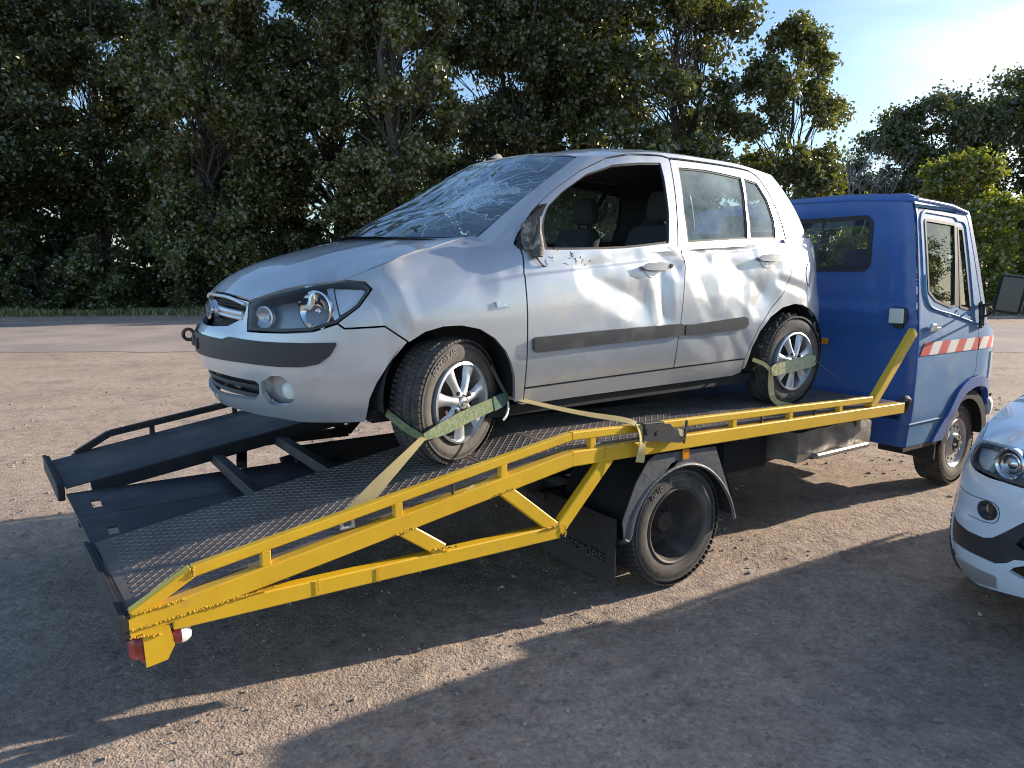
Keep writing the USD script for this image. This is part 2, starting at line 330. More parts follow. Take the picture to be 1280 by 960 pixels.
# ------------------------------------------------------------------ the silver hatchback: surfaces (x forward from the front axle, y to its left, z up; scaled by CAR_K)
CAR_K = 1.0573
_pl = np.array([(.835, 0), (.832, .15), (.815, .32), (.78, .46), (.71, .58), (.60, .675), (.45, .745), (.25, .79), (0, .815), (-.3, .828), (-.8, .8325), (-1.5, .8325), (-2.0, .83), (-2.4, .82), (-2.66, .79), (-2.83, .73), (-2.95, .62), (-3.02, .45), (-3.05, .2), (-3.055, 0)])
_ps = np.r_[0, np.cumsum(np.linalg.norm(np.diff(_pl, axis=0), axis=1))]
_pc = CubicSpline(_ps, _pl, bc_type=((1, (0, 1)), (1, (0, -1))))
S_END = _ps[-1]
def zl(z): return .045 + 1.035 * z          # the body rides high on its springs
def s_of_x(x): return float(np.interp(-x, -_pc(np.linspace(.2, S_END - .2, 2000))[:, 0], np.linspace(.2, S_END - .2, 2000)))
_zs = np.array([.16, .20, .26, .34, .42, .50, .58, .64, .70, .76, .82, .88, .94, 1.00, 1.06])
_off = {  # inward offset of the outline with height, at stations along the outline
    'front': [.10, .065, .035, .012, .0, .0, .022, .034, .050, .085, .15, .24, .34, .45, .56],
    'frontq': [.10, .065, .035, .012, .0, .0, .015, .028, .052, .095, .17, .27, .37, .48, .60],
    'corner': [.09, .06, .030, .012, .0, .0, .008, .022, .050, .10, .18, .28, .38, .49, .6],
    'arch': [.05, .035, .02, .01, .0, .0, .0, .004, .014, .034, .065, .11, .19, .29, .4],
    'cowl': [.06, .045, .028, .014, .004, .0, .0, .002, .008, .018, .034, .055, .085, .14, .2],
    'door': [.075, .055, .036, .018, .006, .0, .0, .001, .005, .011, .024, .038, .056, .078, .10],
    'quart': [.075, .055, .036, .018, .006, .0, .0, .0, .002, .008, .018, .030, .045, .064, .09],
    'rearc': [.09, .06, .03, .01, .0, .0, .005, .02, .03, .035, .042, .052, .066, .09, .12],
    'rear': [.10, .06, .03, .01, .0, .0, .01, .05, .06, .062, .068, .078, .092, .115, .145]}
_st = [(0, 'front'), (_ps[2], 'front'), (_ps[3], 'frontq'), (_ps[5], 'corner'), (s_of_x(.25), 'arch'), (s_of_x(-.05), 'arch'), (s_of_x(-.45), 'cowl'), (s_of_x(-.9), 'door'), (s_of_x(-1.7), 'door'), (s_of_x(-2.3), 'quart'), (_ps[15], 'rearc'), (_ps[17], 'rear'), (S_END, 'rear')]
_og = PchipInterpolator([a for a, _ in _st], np.array([_off[b] for _, b in _st]), axis=0)
_sg = np.linspace(0, S_END, 400)
from scipy.interpolate import RectBivariateSpline
_zg = np.linspace(.12, 1.08, 97)
_OG = RectBivariateSpline(_sg, _zg, np.array([PchipInterpolator(_zs, r, extrapolate=True)(_zg) for r in _og(_sg)]), kx=3, ky=3)
def nose_push(s, z=None):
    t = np.clip(np.abs(s) / .62, 0, 1); k = 1 - t * t * (3 - 2 * t)
    return .062 * k * (1.0 if z is None else .40 + .60 * np.clip((.62 - z) / .08, 0, 1))
def crease_z(x): return np.interp(-x, [-.2, .35, 1.2, 2.3, 2.6], [.715, .782, .85, .925, .945])
def belt_raw(s, z, dents=None):
    side = np.where(s < 0, -1.0, 1.0); s = np.abs(s)
    p = _pc(s); t = _pc(s, 1); n = np.stack([t[..., 1], -t[..., 0]], -1); n = -n / np.linalg.norm(n, axis=-1, keepdims=True)
    off = _OG.ev(s, np.clip(z, .12, 1.08))
    x = p[..., 0]
    w = np.clip((-x - .05) / .35, 0, 1) * np.clip((x + 2.75) / .25, 0, 1)
    dz = z - crease_z(x)
    off = off + w * (.5 + .5 * np.tanh(dz / .005)) * .010 * np.exp(-np.abs(dz) / .06)
    if dents is not None: off = off + dents(x, z)
    return np.stack([p[..., 0] + n[..., 0] * off + nose_push(s, z), (p[..., 1] + n[..., 1] * off) * side, zl(z + 0 * p[..., 0])], -1)
def _dent(x, z, cx, cz, rx, rz, d, ang=0.0, p=1.0):
    c, s = math.cos(ang), math.sin(ang); u = ((x - cx) * c + (z - cz) * s) / rx; v = (-(x - cx) * s + (z - cz) * c) / rz
    r = np.sqrt(u * u + v * v); return d * np.clip(1 - r, 0, 1) ** p
def _soft(t): t = np.clip(t, 0, 1); return t * t * (3 - 2 * t)
def _fold(x, z, a, c, w, d):
    """a sharp valley (or ridge, d < 0) along a line between two points of the side, given as outline length and height"""
    (s0, z0), (s1, z1) = a, c; ax, bx = 1.371 - s0, 1.371 - s1; L2 = (bx - ax) ** 2 + (z1 - z0) ** 2
    t = ((x - ax) * (bx - ax) + (z - z0) * (z1 - z0)) / L2; tc = np.clip(t, 0, 1); r = np.hypot(x - ax - tc * (bx - ax), z - z0 - tc * (z1 - z0)) / w
    r = np.sqrt(r * r + .0012); return d * np.clip(1.035 - r, 0, 1) ** 1.05
FOLDS = [((2.16, .775), (2.50, .635), .12, .021), ((2.63, .79), (2.645, .56), .085, .022), ((2.38, .72), (2.31, .57), .09, -.010), ((2.565, .70), (2.60, .55), .05, -.009), ((2.60, .91), (2.75, .81), .07, .018), ((2.30, .86), (2.45, .88), .06, .007),
    ((2.87, .935), (2.99, .865), .055, .015), ((2.90, .80), (3.02, .60), .10, .011), ((3.10, .84), (3.06, .62), .09, -.006), ((3.22, .84), (3.50, .655), .15, .024), ((3.60, .80), (3.42, .58), .08, .014), ((3.38, .76), (3.36, .56), .06, -.006), ((3.05, .915), (3.40, .90), .05, .009),
    ((2.90, .45), (3.10, .36), .08, .009), ((3.14, .48), (3.27, .33), .09, .011), ((3.30, .44), (3.37, .36), .05, .008), ((3.64, .73), (3.94, .665), .045, .013), ((4.02, .74), (3.95, .61), .06, .010),
    ((1.17, .845), (1.50, .765), .11, .015), ((1.045, .72), (1.10, .60), .07, .013), ((1.12, .74), (1.15, .62), .06, -.007), ((1.50, .90), (1.66, .84), .07, .010)]
def car_dents(x, z):
    """how far the skin of the left side is pushed in: creases and hollows of the two doors, wing and quarter"""
    d = _dent(x, z, -1.10, .70, .34, .20, .012, -.4) + _dent(x, z, -1.80, .74, .36, .20, .014, .4) + _dent(x, z, .10, .80, .30, .14, .010, -.5)
    for f in FOLDS: d = d + .70 * _fold(x, z, *f)
    wob = meshkit.fbm(np.stack([x * 6, z * 6, 0 * x], -1), 2, 5) - .5
    return d + .004 * wob * np.clip((-x - .6) / .6, 0, 1)
_ls = np.arange(1.45, 4.1, .012); _lx = _pc(_ls)[:, 0]
CREASE = [np.stack([_ls, crease_z(_lx) + o_], 1) for o_ in (-.011, -.0035, .0035, .011)]
BELT = Surf(lambda s, z: belt_raw(s, z, None), 1.0)
BELT_D = Surf(lambda s, z: belt_raw(s, z, car_dents), 1.0)
# hood: height over (x, y)
_hz = PchipInterpolator([-.60, -.25, -.05, .10, .30, .50, .65, .72, .77, .80, .83], [1.07, 1.022, .994, .970, .930, .878, .824, .785, .742, .695, .62])
def hood_z(x, y):
    r = np.abs(y); x = x - nose_push(r) * .40 * np.clip((x - .2) / .4, 0, 1)
    return _hz(x) - .105 * r ** 2.2 - .45 * np.clip(x - .1, 0, 1) * r ** 2.5
HOOD = Surf(lambda x, y: np.stack([x + 0 * y, y + 0 * x, zl(hood_z(x, y)) + .004 * (np.exp(-((np.abs(y) - .30 - .12 * (-x + .7)) / .05) ** 2)) * np.clip((.72 - x) / .2, 0, 1)], -1), 1.0)
# greenhouse: from the lower curve L(u) to the upper curve U(u), u 0 = windscreen centre ... 8 = tailgate centre
_u = [0, 1, 2, 3, 4, 5, 6, 7, 8, 9]
_L = np.array([(.09, 0, .975), (.04, .32, .968), (-.19, .645, .945), (-.34, .748, .893), (-.90, .776, .893), (-1.40, .778, .922), (-2.10, .766, .953), (-2.66, .70, .975), (-2.91, .42, .985), (-2.965, 0, .985)])
_U = np.array([(-.70, 0, 1.385), (-.73, .28, 1.385), (-.90, .515, 1.368), (-1.00, .558, 1.372), (-1.25, .580, 1.405), (-1.50, .585, 1.418), (-2.05, .572, 1.408), (-2.50, .515, 1.375), (-2.68, .34, 1.375), (-2.72, 0, 1.385)])
_cL, _cU = CubicSpline(_u, _L), CubicSpline(_u, _U)
_cL, _cU = PchipInterpolator(_u, _L, axis=0), PchipInterpolator(_u, _U, axis=0)
def green(u, v, out=0.0):
    side = np.where(u < 0, -1.0, 1.0); u = np.abs(u)
    a, b = _cL(u), _cU(u); p = a + (b - a) * v[..., None]
    t = _cL(u, 1) + 0; n = np.stack([-t[..., 1], t[..., 0]], -1); n = -n / (np.linalg.norm(n, axis=-1, keepdims=True) + 1e-9)
    bulge = .030 * 4 * v * (1 - v) * (.6 + .4 * np.clip((u - 1) / 2, 0, 1)) + out
    # outward = away from the axis
    sgn = np.where((n * np.stack([p[..., 0] + 1.4, p[..., 1]], -1)).sum(-1) < 0, -1.0, 1.0)
    return np.stack([p[..., 0] + n[..., 0] * sgn * bulge * .7, (p[..., 1] + n[..., 1] * sgn * bulge * .7) * side, zl(p[..., 2] + .35 * bulge)], -1)
GREEN = Surf(lambda u, v: green(u, v), 1.0)
# roof
_uu = np.linspace(0, 9, 400); _Ux = _cU(_uu)
def _yU(x): return np.interp(-x, -_Ux[:, 0], _Ux[:, 1])
def _zU(x): return np.interp(-x, -_Ux[:, 0], _Ux[:, 2])
_zc = PchipInterpolator([.5, .7, .95, 1.3, 1.7, 2.2, 2.55, 2.72, 2.9], [1.33, 1.385, 1.432, 1.472, 1.486, 1.468, 1.425, 1.385, 1.34])
def roof_z(x, y):
    q = np.clip(np.abs(y) / np.maximum(_yU(x), 1e-3), 0, 1.2); zc = _zc(-x)
    return zc - (zc - _zU(x)) * q ** 2.4 - .010 * np.exp(-((x + .98) / .09) ** 2 - ((y - .12) / .16) ** 2) - .008 * np.exp(-((x + .86) / .07) ** 2 - ((y + .25) / .12) ** 2)
ROOF = Surf(lambda x, y: np.stack([x + 0 * y, y + 0 * x, zl(roof_z(x, y))], -1), 1.0)
_cy = PchipInterpolator([.3, .60, .64, .90, .95, 1.22, 1.40, 1.6, 2.0, 2.2, 2.36], [.075, .060, .048, .042, .040, .040, .052, .070, .112, .140, .20])
def cab_y(x, z):
    return _cy(z) + .16 * np.clip((x - 3.55) / .5, 0, 1.2) ** 2
CABS = Surf(lambda x, z: np.stack([x + 0 * z, cab_y(x, z), z + 0 * x], -1), 1.0)
_vp = np.array([(0, 0), (-.012, .25), (-.045, .48), (-.11, .66), (-.22, .79), (-.38, .87), (-.62, .915), (-1.0, .93), (-1.6, .935), (-2.6, .94), (-3.6, .93), (-4.1, .90), (-4.4, .83), (-4.56, .68), (-4.63, .4), (-4.65, 0)])
_vs = np.r_[0, np.cumsum(np.linalg.norm(np.diff(_vp, axis=0), axis=1))]; V_END = _vs[-1]
_vc = CubicSpline(_vs, _vp, bc_type=((1, (0, 1)), (1, (0, -1))))
_vz = np.array([.14, .22, .30, .40, .50, .58, .66, .74, .82, .90, .97, 1.04, 1.10, 1.16])
_vo = {'front': [.13, .06, .02, .0, .0, .012, .014, .03, .06, .12, .24, .40, .55, .7], 'corner': [.12, .06, .02, .0, .0, .010, .014, .03, .065, .13, .22, .36, .5, .6],
       'wing': [.06, .03, .01, .0, .0, .010, .014, .02, .03, .05, .085, .15, .26, .4], 'side': [.08, .04, .012, .0, .0, .022, .014, .010, .012, .018, .028, .040, .055, .075], 'rear': [.10, .05, .01, .0, .0, .02, .05, .05, .05, .055, .06, .07, .09, .12]}
_vst = [(0, 'front'), (_vs[2], 'front'), (_vs[4], 'corner'), (_vs[6], 'wing'), (_vs[7] + .5, 'side'), (_vs[11], 'side'), (_vs[13], 'rear'), (V_END, 'rear')]
_vg = PchipInterpolator([a for a, _ in _vst], np.array([_vo[b] for _, b in _vst]), axis=0); _vsg, _vzg = np.linspace(0, V_END, 300), np.linspace(.12, 1.18, 80)
_VG = RectBivariateSpline(_vsg, _vzg, np.array([PchipInterpolator(_vz, r, extrapolate=True)(_vzg) for r in _vg(_vsg)]))
def suv_belt(s, z):
    sd = np.where(s < 0, -1.0, 1.0); s = np.abs(s); p = _vc(s); t = _vc(s, 1); n = np.stack([t[..., 1], -t[..., 0]], -1); n = -n / np.linalg.norm(n, axis=-1, keepdims=True)
    o = _VG.ev(s, np.clip(z, .12, 1.18)); return np.stack([p[..., 0] + n[..., 0] * o, (p[..., 1] + n[..., 1] * o) * sd, z + 0 * o], -1)
SBELT = Surf(suv_belt, 1.0)
SUV_T = (.72, -1.785)      # nose, in the truck's frame
# ------------------------------------------------------------------ the silver hatchback itself
CAR_M = mtx(-0.7451, 4.1040, 0.8260, 3.7364, 0.0111, -0.0213)
car = thing('silver_hatchback', 'crashed silver hatchback with dented doors and shattered windscreen strapped onto the yellow flatbed', 'car', CAR_M)
def cobj(name, mesh, mat, parent=car, smooth=35, label=None):
    if isinstance(mesh, list): mesh = cat_(mesh)
    mesh = moved(mesh, np.diag([CAR_K, CAR_K, CAR_K, 1]))
    return obj(name, mesh, mat, parent, smooth, label)
def poly(P, shrink=.0028): return Polygon(P).buffer(0).buffer(-shrink, join_style=2)
arch_f = [(0.965, 0.175), (0.987, 0.279), (1.019, 0.355), (1.067, 0.43), (1.15, 0.515), (1.225, 0.555), (1.311, 0.574), (1.4, 0.574), (1.492, 0.554), (1.569, 0.51), (1.628, 0.449), (1.661, 0.388), (1.683, 0.327), (1.69, 0.175)]
arch_r = [(3.385, 0.175), (3.404, 0.25), (3.417, 0.346), (3.467, 0.438), (3.556, 0.519), (3.672, 0.57), (3.80, 0.587), (3.90, 0.577), (4.009, 0.545), (4.09, 0.47), (4.13, .38), (4.15, .28), (4.15, .175)]
hl = [(0.396, 0.672), (0.46, .695), (0.525, 0.713), (0.696, 0.747), (0.877, 0.769), (0.978, 0.762), (1.004, 0.737), (0.945, 0.665), (0.853, 0.602), (0.754, 0.573), (0.636, 0.566), (0.426, 0.564), (.412, .61)]
seam = [(0.877, 0.769), (1.008, 0.816), (1.15, 0.865), (1.311, 0.902), (1.466, 0.940), (1.56, .962)]
# hood: its rim follows the seam, the headlights and the grille
rim_s = [(0, .703), (.12, .703), (.222, .698), (.391, .684), (.46, .700), (.525, .718), (.696, .752)] + seam
rim3 = BELT(np.array([a for a, _ in rim_s]), np.array([b for _, b in rim_s]))
from scipy.interpolate import RBFInterpolator
_rx = np.vstack([rim3[:, :2], rim3[:, :2] * [1, -1]])
_base = HOOD(_rx[:, 0], _rx[:, 1])[:, 2]
_fit = RBFInterpolator(np.unique(np.round(_rx, 6), axis=0), np.array([rim3[np.argmin(np.hypot(rim3[:, 0] - a, rim3[:, 1] - abs(b))), 2] - HOOD(np.array([a]), np.array([b]))[0, 2] for a, b in np.unique(np.round(_rx, 6), axis=0)]), kernel='linear', smoothing=1e-4)
HOOD_F = Surf(lambda x, y: HOOD(x, y) + np.stack([0 * x, 0 * x, _fit(np.stack([x, y], -1).reshape(-1, 2)).reshape(np.shape(x)) * np.clip((x + .30) / .12, 0, 1)], -1), 1.0)
_wb = _cL(np.linspace(1.95, 0, 8))[:, :2] + [.012, 0]
half = np.vstack([rim3[:, :2], _wb]); hood_poly = Polygon(np.vstack([half, half[::-1] * [1, -1]])).buffer(0).buffer(-.003)
cobj('bonnet', panel(HOOD_F, hood_poly, .025, .02), M['silver'])
# washer jet and wiper
for s in (1, -1): cobj('washer_jet', moved(hull([(-.02, -.012, 0), (-.02, .012, 0), (.02, -.008, 0), (.02, .008, 0), (-.01, -.008, .014), (-.01, .008, .014)]), mtx(-.02, .16 * s, zl(hood_z(np.array(-.02), np.array(.16))) + .002)), M['black_plastic'])
cowl_u = np.linspace(-2.1, 2.1, 30); cl = green(cowl_u, np.full(30, -.02)); cw = np.vstack([cl + [.05, 0, -.006], cl + [-.03, 0, -.004]]); n = 30
cobj('scuttle_panel', tm(cw, [[i, i + 1, n + i + 1, n + i] for i in range(n - 1)]), M['black_plastic'])
wp = curve([(-.02, .40, zl(.985)), (-.10, .15, zl(1.02)), (-.10, -.15, zl(1.025)), (-.04, -.38, zl(1.0))], 6)
cobj('wiper', [tube(wp, .008, 6), tube(curve([(.02, -.05, zl(.985)), (-.05, .0, zl(1.02)), (-.10, .02, zl(1.035))], 5), .012, 6), lathe([(.022, -.02), (.022, .01), (0, .014)], 12, 'z').apply_translation((.015, -.06, zl(.985)))], M['black_plastic'])
# front bumper with openings
def mir(P): return P + [(-a, b) for a, b in P[::-1]]
grille_open = [(0.0, .688), (.10, .690), (0.222, 0.684), (.375, .665), (0.378, 0.642), (0.338, 0.602), (0.257, 0.573), (0.101, 0.562), (0, .560)]
strip = [(0, .523), (.20, .522), (0.271, 0.521), (0.325, 0.534), (0.527, 0.529), (0.716, 0.528), (0.843, 0.529), (0.851, 0.52), (0.822, 0.474), (0.772, 0.44), (0.704, 0.428), (0.598, 0.427), (0.426, 0.432), (0.102, 0.43), (0, .43)]
lowgr = [(0, .368), (0.207, 0.366), (0.46, 0.36), (0.485, 0.348), (0.470, 0.305), (0.436, 0.276), (0.341, 0.268), (0.07, 0.253), (0, .252)]
fog = [(0.495, 0.355), (0.556, 0.387), (0.603, 0.39), (0.641, 0.365), (0.655, 0.318), (0.643, 0.278), (0.6, 0.259), (0.545, 0.256), (0.505, 0.268), (0.49, 0.305)]
bump_half = [(0, .196), (0.15, 0.2), (0.321, 0.2), (0.52, 0.196), (0.657, 0.185), (0.96, 0.184), (0.979, 0.289), (1.01, .355), (1.06, 0.43), (1.146, 0.519), (1.048, 0.586), (.985, .584), (.881, .581), (0.853, 0.601), (0.754, 0.571), (0.636, 0.564), (0.426, 0.562), (0.405, .61), (0.392, 0.672), (.391, .682), (.222, .696), (.12, .701), (0, .701)]
bp = Polygon(mir(bump_half)).buffer(0).buffer(-.003)
holes = unary_union([Polygon(mir(grille_open)).buffer(0), Polygon(mir(lowgr)).buffer(0)] + [Polygon([(a * s, b) for a, b in fog]).buffer(0) for s in (1, -1)])
holes = holes.buffer(-.012).buffer(.012)
bumper = cobj('front_bumper', panel(BELT, bp.difference(holes), .022, .025), M['silver'])
BELT_O = lambda o: Surf(lambda s, z: BELT(s, z) + o * _nrm(s), 1.0)
def _nrm(s):
    sd = np.where(s < 0, -1.0, 1.0); t = _pc(np.abs(s), 1); n = np.stack([-t[..., 1], t[..., 0] , 0 * t[..., 0]], -1); n /= np.linalg.norm(n, axis=-1, keepdims=True)
    return n * np.stack([np.ones_like(sd), sd, np.ones_like(sd)], -1) * -1.0
cobj('bumper_strip', panel(BELT, Polygon(mir(strip)).buffer(0).buffer(-.01).buffer(.008), .025, .03, offset=.013), M['black_plastic'], bumper, label='black rub strip across the bumper')
cobj('lower_grille', [panel(BELT, Polygon(mir(lowgr)).buffer(.012), .04, 0, offset=-.07), panel(BELT, Polygon([(-.86, .205), (.86, .205), (.86, .55), (-.86, .55)]), .08, 0, offset=-.125)] , M['dark'], bumper)
for zz in (.285, .325):
    P = np.array([BELT(np.array(s_), np.array(zz)) + [-.035, 0, 0] for s_ in np.linspace(-.44, .44, 15)])
    cobj('grille_slat', tube(P, .011, 6), M['black_plastic'], bumper)
for s in (-.16, .03, .19): cobj('crash_bar_scrap', moved(box(0, 0, 0, .02, .09, .026, .006), mtx(*(BELT(np.array(s), np.array(.305)) - [.07, 0, 0]))), M['galv'], bumper)
for s in (1, -1):
    cobj('fog_recess', panel(BELT, Polygon([(a * s, b) for a, b in fog]).buffer(.028), .02, 0, offset=-.05), M['silver'], bumper)
    ctr = BELT(np.array(.618 * s), np.array(.325)); nn = np.array([.80, .60 * s, 0])
    fl = lathe([(0, .022), (.020, .019), (.036, .008), (.041, -.01), (.041, -.05)], 24, 'x')
    fl = moved(fl, mtx(*(ctr - nn * .03), math.atan2(nn[1], nn[0])))
    cobj('fog_lamp', fl, M['lamp_glass'], bumper)
# grille: dark back, two bars and the badge, all in a silver frame
gr = cobj('grille', panel(BELT, Polygon(mir(grille_open)).buffer(.012), .03, 0, offset=-.05), M['dark'], car)
for z0, w in ((.628, .36), ):
    P = [BELT(np.array(t), np.array(.640 - .035 * abs(t))) + [-.002, 0, 0] for t in np.linspace(-w, w, 17)]
    cobj('grille_bar', tube(np.array(P), .013, 8), M['silver_trim'], gr); cobj('grille_bar', tube(np.array(P) + [0.004, 0, -.020], .009, 8), M['silver_trim'], gr)
for zz in (.662, .605):
    for k in range(3):
        P = [BELT(np.array(t), np.array(zz + .012 * (k - 1))) + [-.04, 0, 0] for t in np.linspace(-.32, .32, 13)]
        cobj('grille_mesh_bar', tube(np.array(P), .0035, 5), M['black_plastic'], gr)
topP = [BELT(np.array(t), np.array(z_)) + [.004, 0, 0] for t, z_ in [(-.37, .668), (-.222, .688), (-.1, .693), (0, .693), (.1, .693), (.222, .688), (.37, .668)]]
cobj('grille_trim', tube(curve(topP, 4), .008, 8), M['silver_trim'], gr)
def emblem(w, h):
    """slanted H in an oval ring, in the yz plane facing +x"""
    t = np.linspace(0, 2 * PI, 48, endpoint=False); out, inn = Polygon(np.stack([w * np.cos(t), h * np.sin(t)], 1)), Polygon(np.stack([w * .80 * np.cos(t), h * .78 * np.sin(t)], 1))
    sl = .35
    def st(y0): return Polygon([(y0 - .13 * w + sl * h * -.72, -h * .72), (y0 + .13 * w - sl * h * .72, -h * .72), (y0 + .16 * w + sl * h * .72, h * .72), (y0 - .10 * w + sl * h * .72, h * .72)])
    H = unary_union([st(-.36 * w), st(.30 * w), Polygon([(-.45 * w, -.20 * h), (.35 * w, .02 * h), (.42 * w, .24 * h), (-.38 * w, .0)])]).intersection(inn.buffer(.002))
    g = out.difference(inn).union(H).buffer(.0008)
    m = cat_([trimesh.creation.extrude_polygon(q, .008, engine='earcut') for q in getattr(g, 'geoms', [g])])
    m.apply_transform([[0, 0, 1, 0], [1, 0, 0, 0], [0, 1, 0, 0], [0, 0, 0, 1]]); return m
bc = BELT(np.array(0.0), np.array(.628))
cobj('badge_plate', moved(hull([(0, .066 * math.cos(t), .046 * math.sin(t)) for t in np.linspace(0, 2 * PI, 32)] + [(.024, .050 * math.cos(t), .034 * math.sin(t)) for t in np.linspace(0, 2 * PI, 32)]), mtx(bc[0] - .004, 0, bc[2])), M['silver_trim'], gr)
cobj('badge', moved(emblem(.060, .042), mtx(bc[0] + .020, 0, bc[2])), M['chrome'], gr)
# tow eye and number plate holder on the far side of the bumper
tp = BELT(np.array(-.46), np.array(.475)); tdir = np.array([.87, -.35, 0])
ring = np.array([tp + tdir * .085 + .028 * (math.cos(t) * tdir + math.sin(t) * np.array([0, 0, 1])) for t in np.linspace(0, 2 * PI, 20)])
cobj('tow_eye', [tube(ring, .009, 8), tube(np.array([tp - tdir * .02, tp + tdir * .06]), .010, 8), tube(np.array([tp + tdir * .07 + [0, 0, -.02], tp + tdir * .065 + [0, 0, -.055]]), .006, 6)], M['rusty'])
for s in (-.03, -.16, -.29): cobj('plate_clip', moved(box(0, 0, 0, .014, .045, .05, .004), mtx(*(BELT(np.array(s), np.array(.478)) + [.016, 0, 0]), -.1)), M['black_plastic'], bumper)
# headlights
M['chrome_soft'] = pbr('soft_reflector', (.62, .64, .66), .32, .8)
def headlight(s):
    P = [(a * s, b) for a, b in hl]; pg = Polygon(P).buffer(0).buffer(-.004); pg = pg.buffer(-.01).buffer(.01)
    h = cobj('headlight', panel(BELT, pg, .02, .02, offset=.001), M['lens'], car)
    cobj('housing', panel(BELT, pg.buffer(.004), .03, 0, offset=-.075), M['headlamp_grey'], h)
    rimw = pg.difference(pg.buffer(-.012)); cobj('bezel', panel(BELT, rimw, .02, .06, offset=-.004), M['dark'], h)
    def bowl(sc, zc, r, depth, mat, back=.0, nm='reflector'):
        c = BELT(np.array(sc * s), np.array(zc)); nn = np.array([.86, .50 * s, .05]); nn /= np.linalg.norm(nn)
        m = lathe([(.006, -depth), (r * .45, -depth * .85), (r * .8, -depth * .5), (r, 0), (r + .006, -.002), (r + .006, -.02)], 28, 'x')
        m = moved(m, mtx(*(c - nn * (.030 + back)), math.atan2(nn[1], nn[0]), -.05)); cobj(nm, m, mat, h)
        b = trimesh.creation.icosphere(2, .012); b.apply_translation(c - nn * (.05 + back)); cobj('bulb', b, M['chrome'], h)
    bowl(.735, .652, .078, .060, M['chrome'], .004); bowl(.475, .618, .044, .030, M['chrome_soft'], .006)
    bowl(.675, .70, .046, .035, M['chrome'], .018, 'upper_reflector')
    # indicator part behind the outer end of the lens
    ind = Polygon([(a * s, b) for a, b in [(.83, .755), (.965, .748), (.985, .733), (.93, .668), (.86, .628)]]).buffer(0).buffer(-.006)
    cobj('indicator_lens', panel(BELT, ind, .02, .03, offset=-.022), M['lamp_clear'], h)
    dv = Polygon([(a * s, b) for a, b in [(.80, .762), (.83, .766), (.862, .62), (.842, .607)]]).buffer(0)
    cobj('divider', panel(BELT, dv, .02, .05, offset=-.012), M['silver_trim'], h)
M['headlamp_grey'] = pbr('headlamp_housing_grey', (.21, .22, .24), .30, .55)
M['lamp_clear'] = pbr('ribbed_clear_lens', (.62, .64, .66), .15, .6, .8, bump=(90.0, .003))
headlight(1); headlight(-1)
# sides: left with damage, right mirrored without
fender = [(.853, .604), (.945, .667), (1.006, .737), (.980, .764), (.879, .772)] + seam[1:] + [(1.62, .975), (1.70, .955), (1.752, .900), (1.757, .87), (1.745, .755), (1.748, .27), (1.752, .205), (1.70, .205)] + arch_f[::-1][1:-4] + [(1.146, .521), (1.048, .588), (.985, .586), (.881, .583)]
door_f = [(1.757, .90), (1.761, .87), (1.747, .755), (1.75, .27), (2.76, .281), (2.758, .42), (2.794, .737), (2.815, .816), (2.797, .926), (2.3, .905), (1.95, .892)]
door_r = [(2.815, .816), (2.794, .737), (2.758, .42), (2.765, .281), (3.371, .287), (3.40, .36), (3.454, .47), (3.56, .57), (3.656, .642), (3.73, .72), (3.761, .786), (3.763, .883), (3.737, .950), (3.3, .940), (2.80, .928)]
sR = S_END - .42
quart = [(3.371, .283), (3.40, .36), (3.454, .47), (3.56, .57), (3.656, .642), (3.73, .72), (3.761, .786), (3.763, .883), (3.737, .950), (3.72, .975), (3.95, .985), (4.17, .99), (4.30, .985), (4.30, .53), (4.12, .50), (4.10, .485)] + arch_r[1:-5][::-1] + [(3.40, .22), (3.372, .22)]
quart = Polygon(quart).buffer(0).difference(Polygon(arch_r + [(4.15, .1), (3.38, .1)]).buffer(0))
if hasattr(quart, 'geoms'): quart = max(quart.geoms, key=lambda g: g.area)
rbump = Polygon([(4.10, .48), (4.13, .38), (4.15, .27), (4.15, .20), (S_END, .19), (S_END, .545), (4.6, .54), (4.30, .53), (4.12, .505)]).buffer(0).buffer(-.003)
sill = [(1.70, .20), (1.752, .20), (1.75, .265), (2.76, .276), (3.368, .282), (3.371, .20), (3.3, .185), (1.75, .185)]
win_f = [(3.40, 0.022), (2.93, 0.424), (2.955, 0.57), (3.181, 0.760), (3.583, 0.850), (4.19, 0.868), (4.78, 0.866), (4.825, 0.71), (4.875, 0.357), (4.88, 0.044), (4.116, 0.034), (3.62, 0.022)]
doorf_out = [(3.10, -.04), (2.84, .13), (2.72, 0.277), (2.635, 0.38), (2.672, 0.576), (2.912, 0.791), (3.375, 0.945), (3.859, 0.965), (4.824, 0.949), (5.00, 0.93), (5.002, 0.356), (5.01, -.04)]
win_r = [(5.15, 0.83), (5.531, 0.835), (6.04, 0.790), (5.922, 0.402), (5.851, 0.05), (5.15, 0.042), (5.12, 0.356)]
win_q = [(6.11, 0.780), (6.320, 0.755), (6.365, 0.535), (6.346, 0.243), (6.29, 0.045), (5.91, 0.050), (5.975, 0.437)]
doorr_out = [(5.02, .925), (5.711, 0.925), (6.30, 0.915), (6.42, .86), (6.464, 0.661), (6.471, 0.282), (6.455, -0.04), (5.02, -.04)]
doorf_out = Polygon(doorf_out).buffer(0).buffer(-.02).buffer(.02); doorr_out = Polygon(doorr_out).buffer(0).buffer(-.02).buffer(.02)
body = Polygon([(2.06, -.12), (2.06, .3), (2.10, 1.0), (7.72, 1.0), (7.72, -.03), (6.0, -.03), (5.0, -.03), (2.6, -.08)]).difference(doorf_out.buffer(.025)).difference(doorr_out.buffer(.03))
M['scratch'] = pbr('scraped_through_paint', (.055, .05, .048), .7)
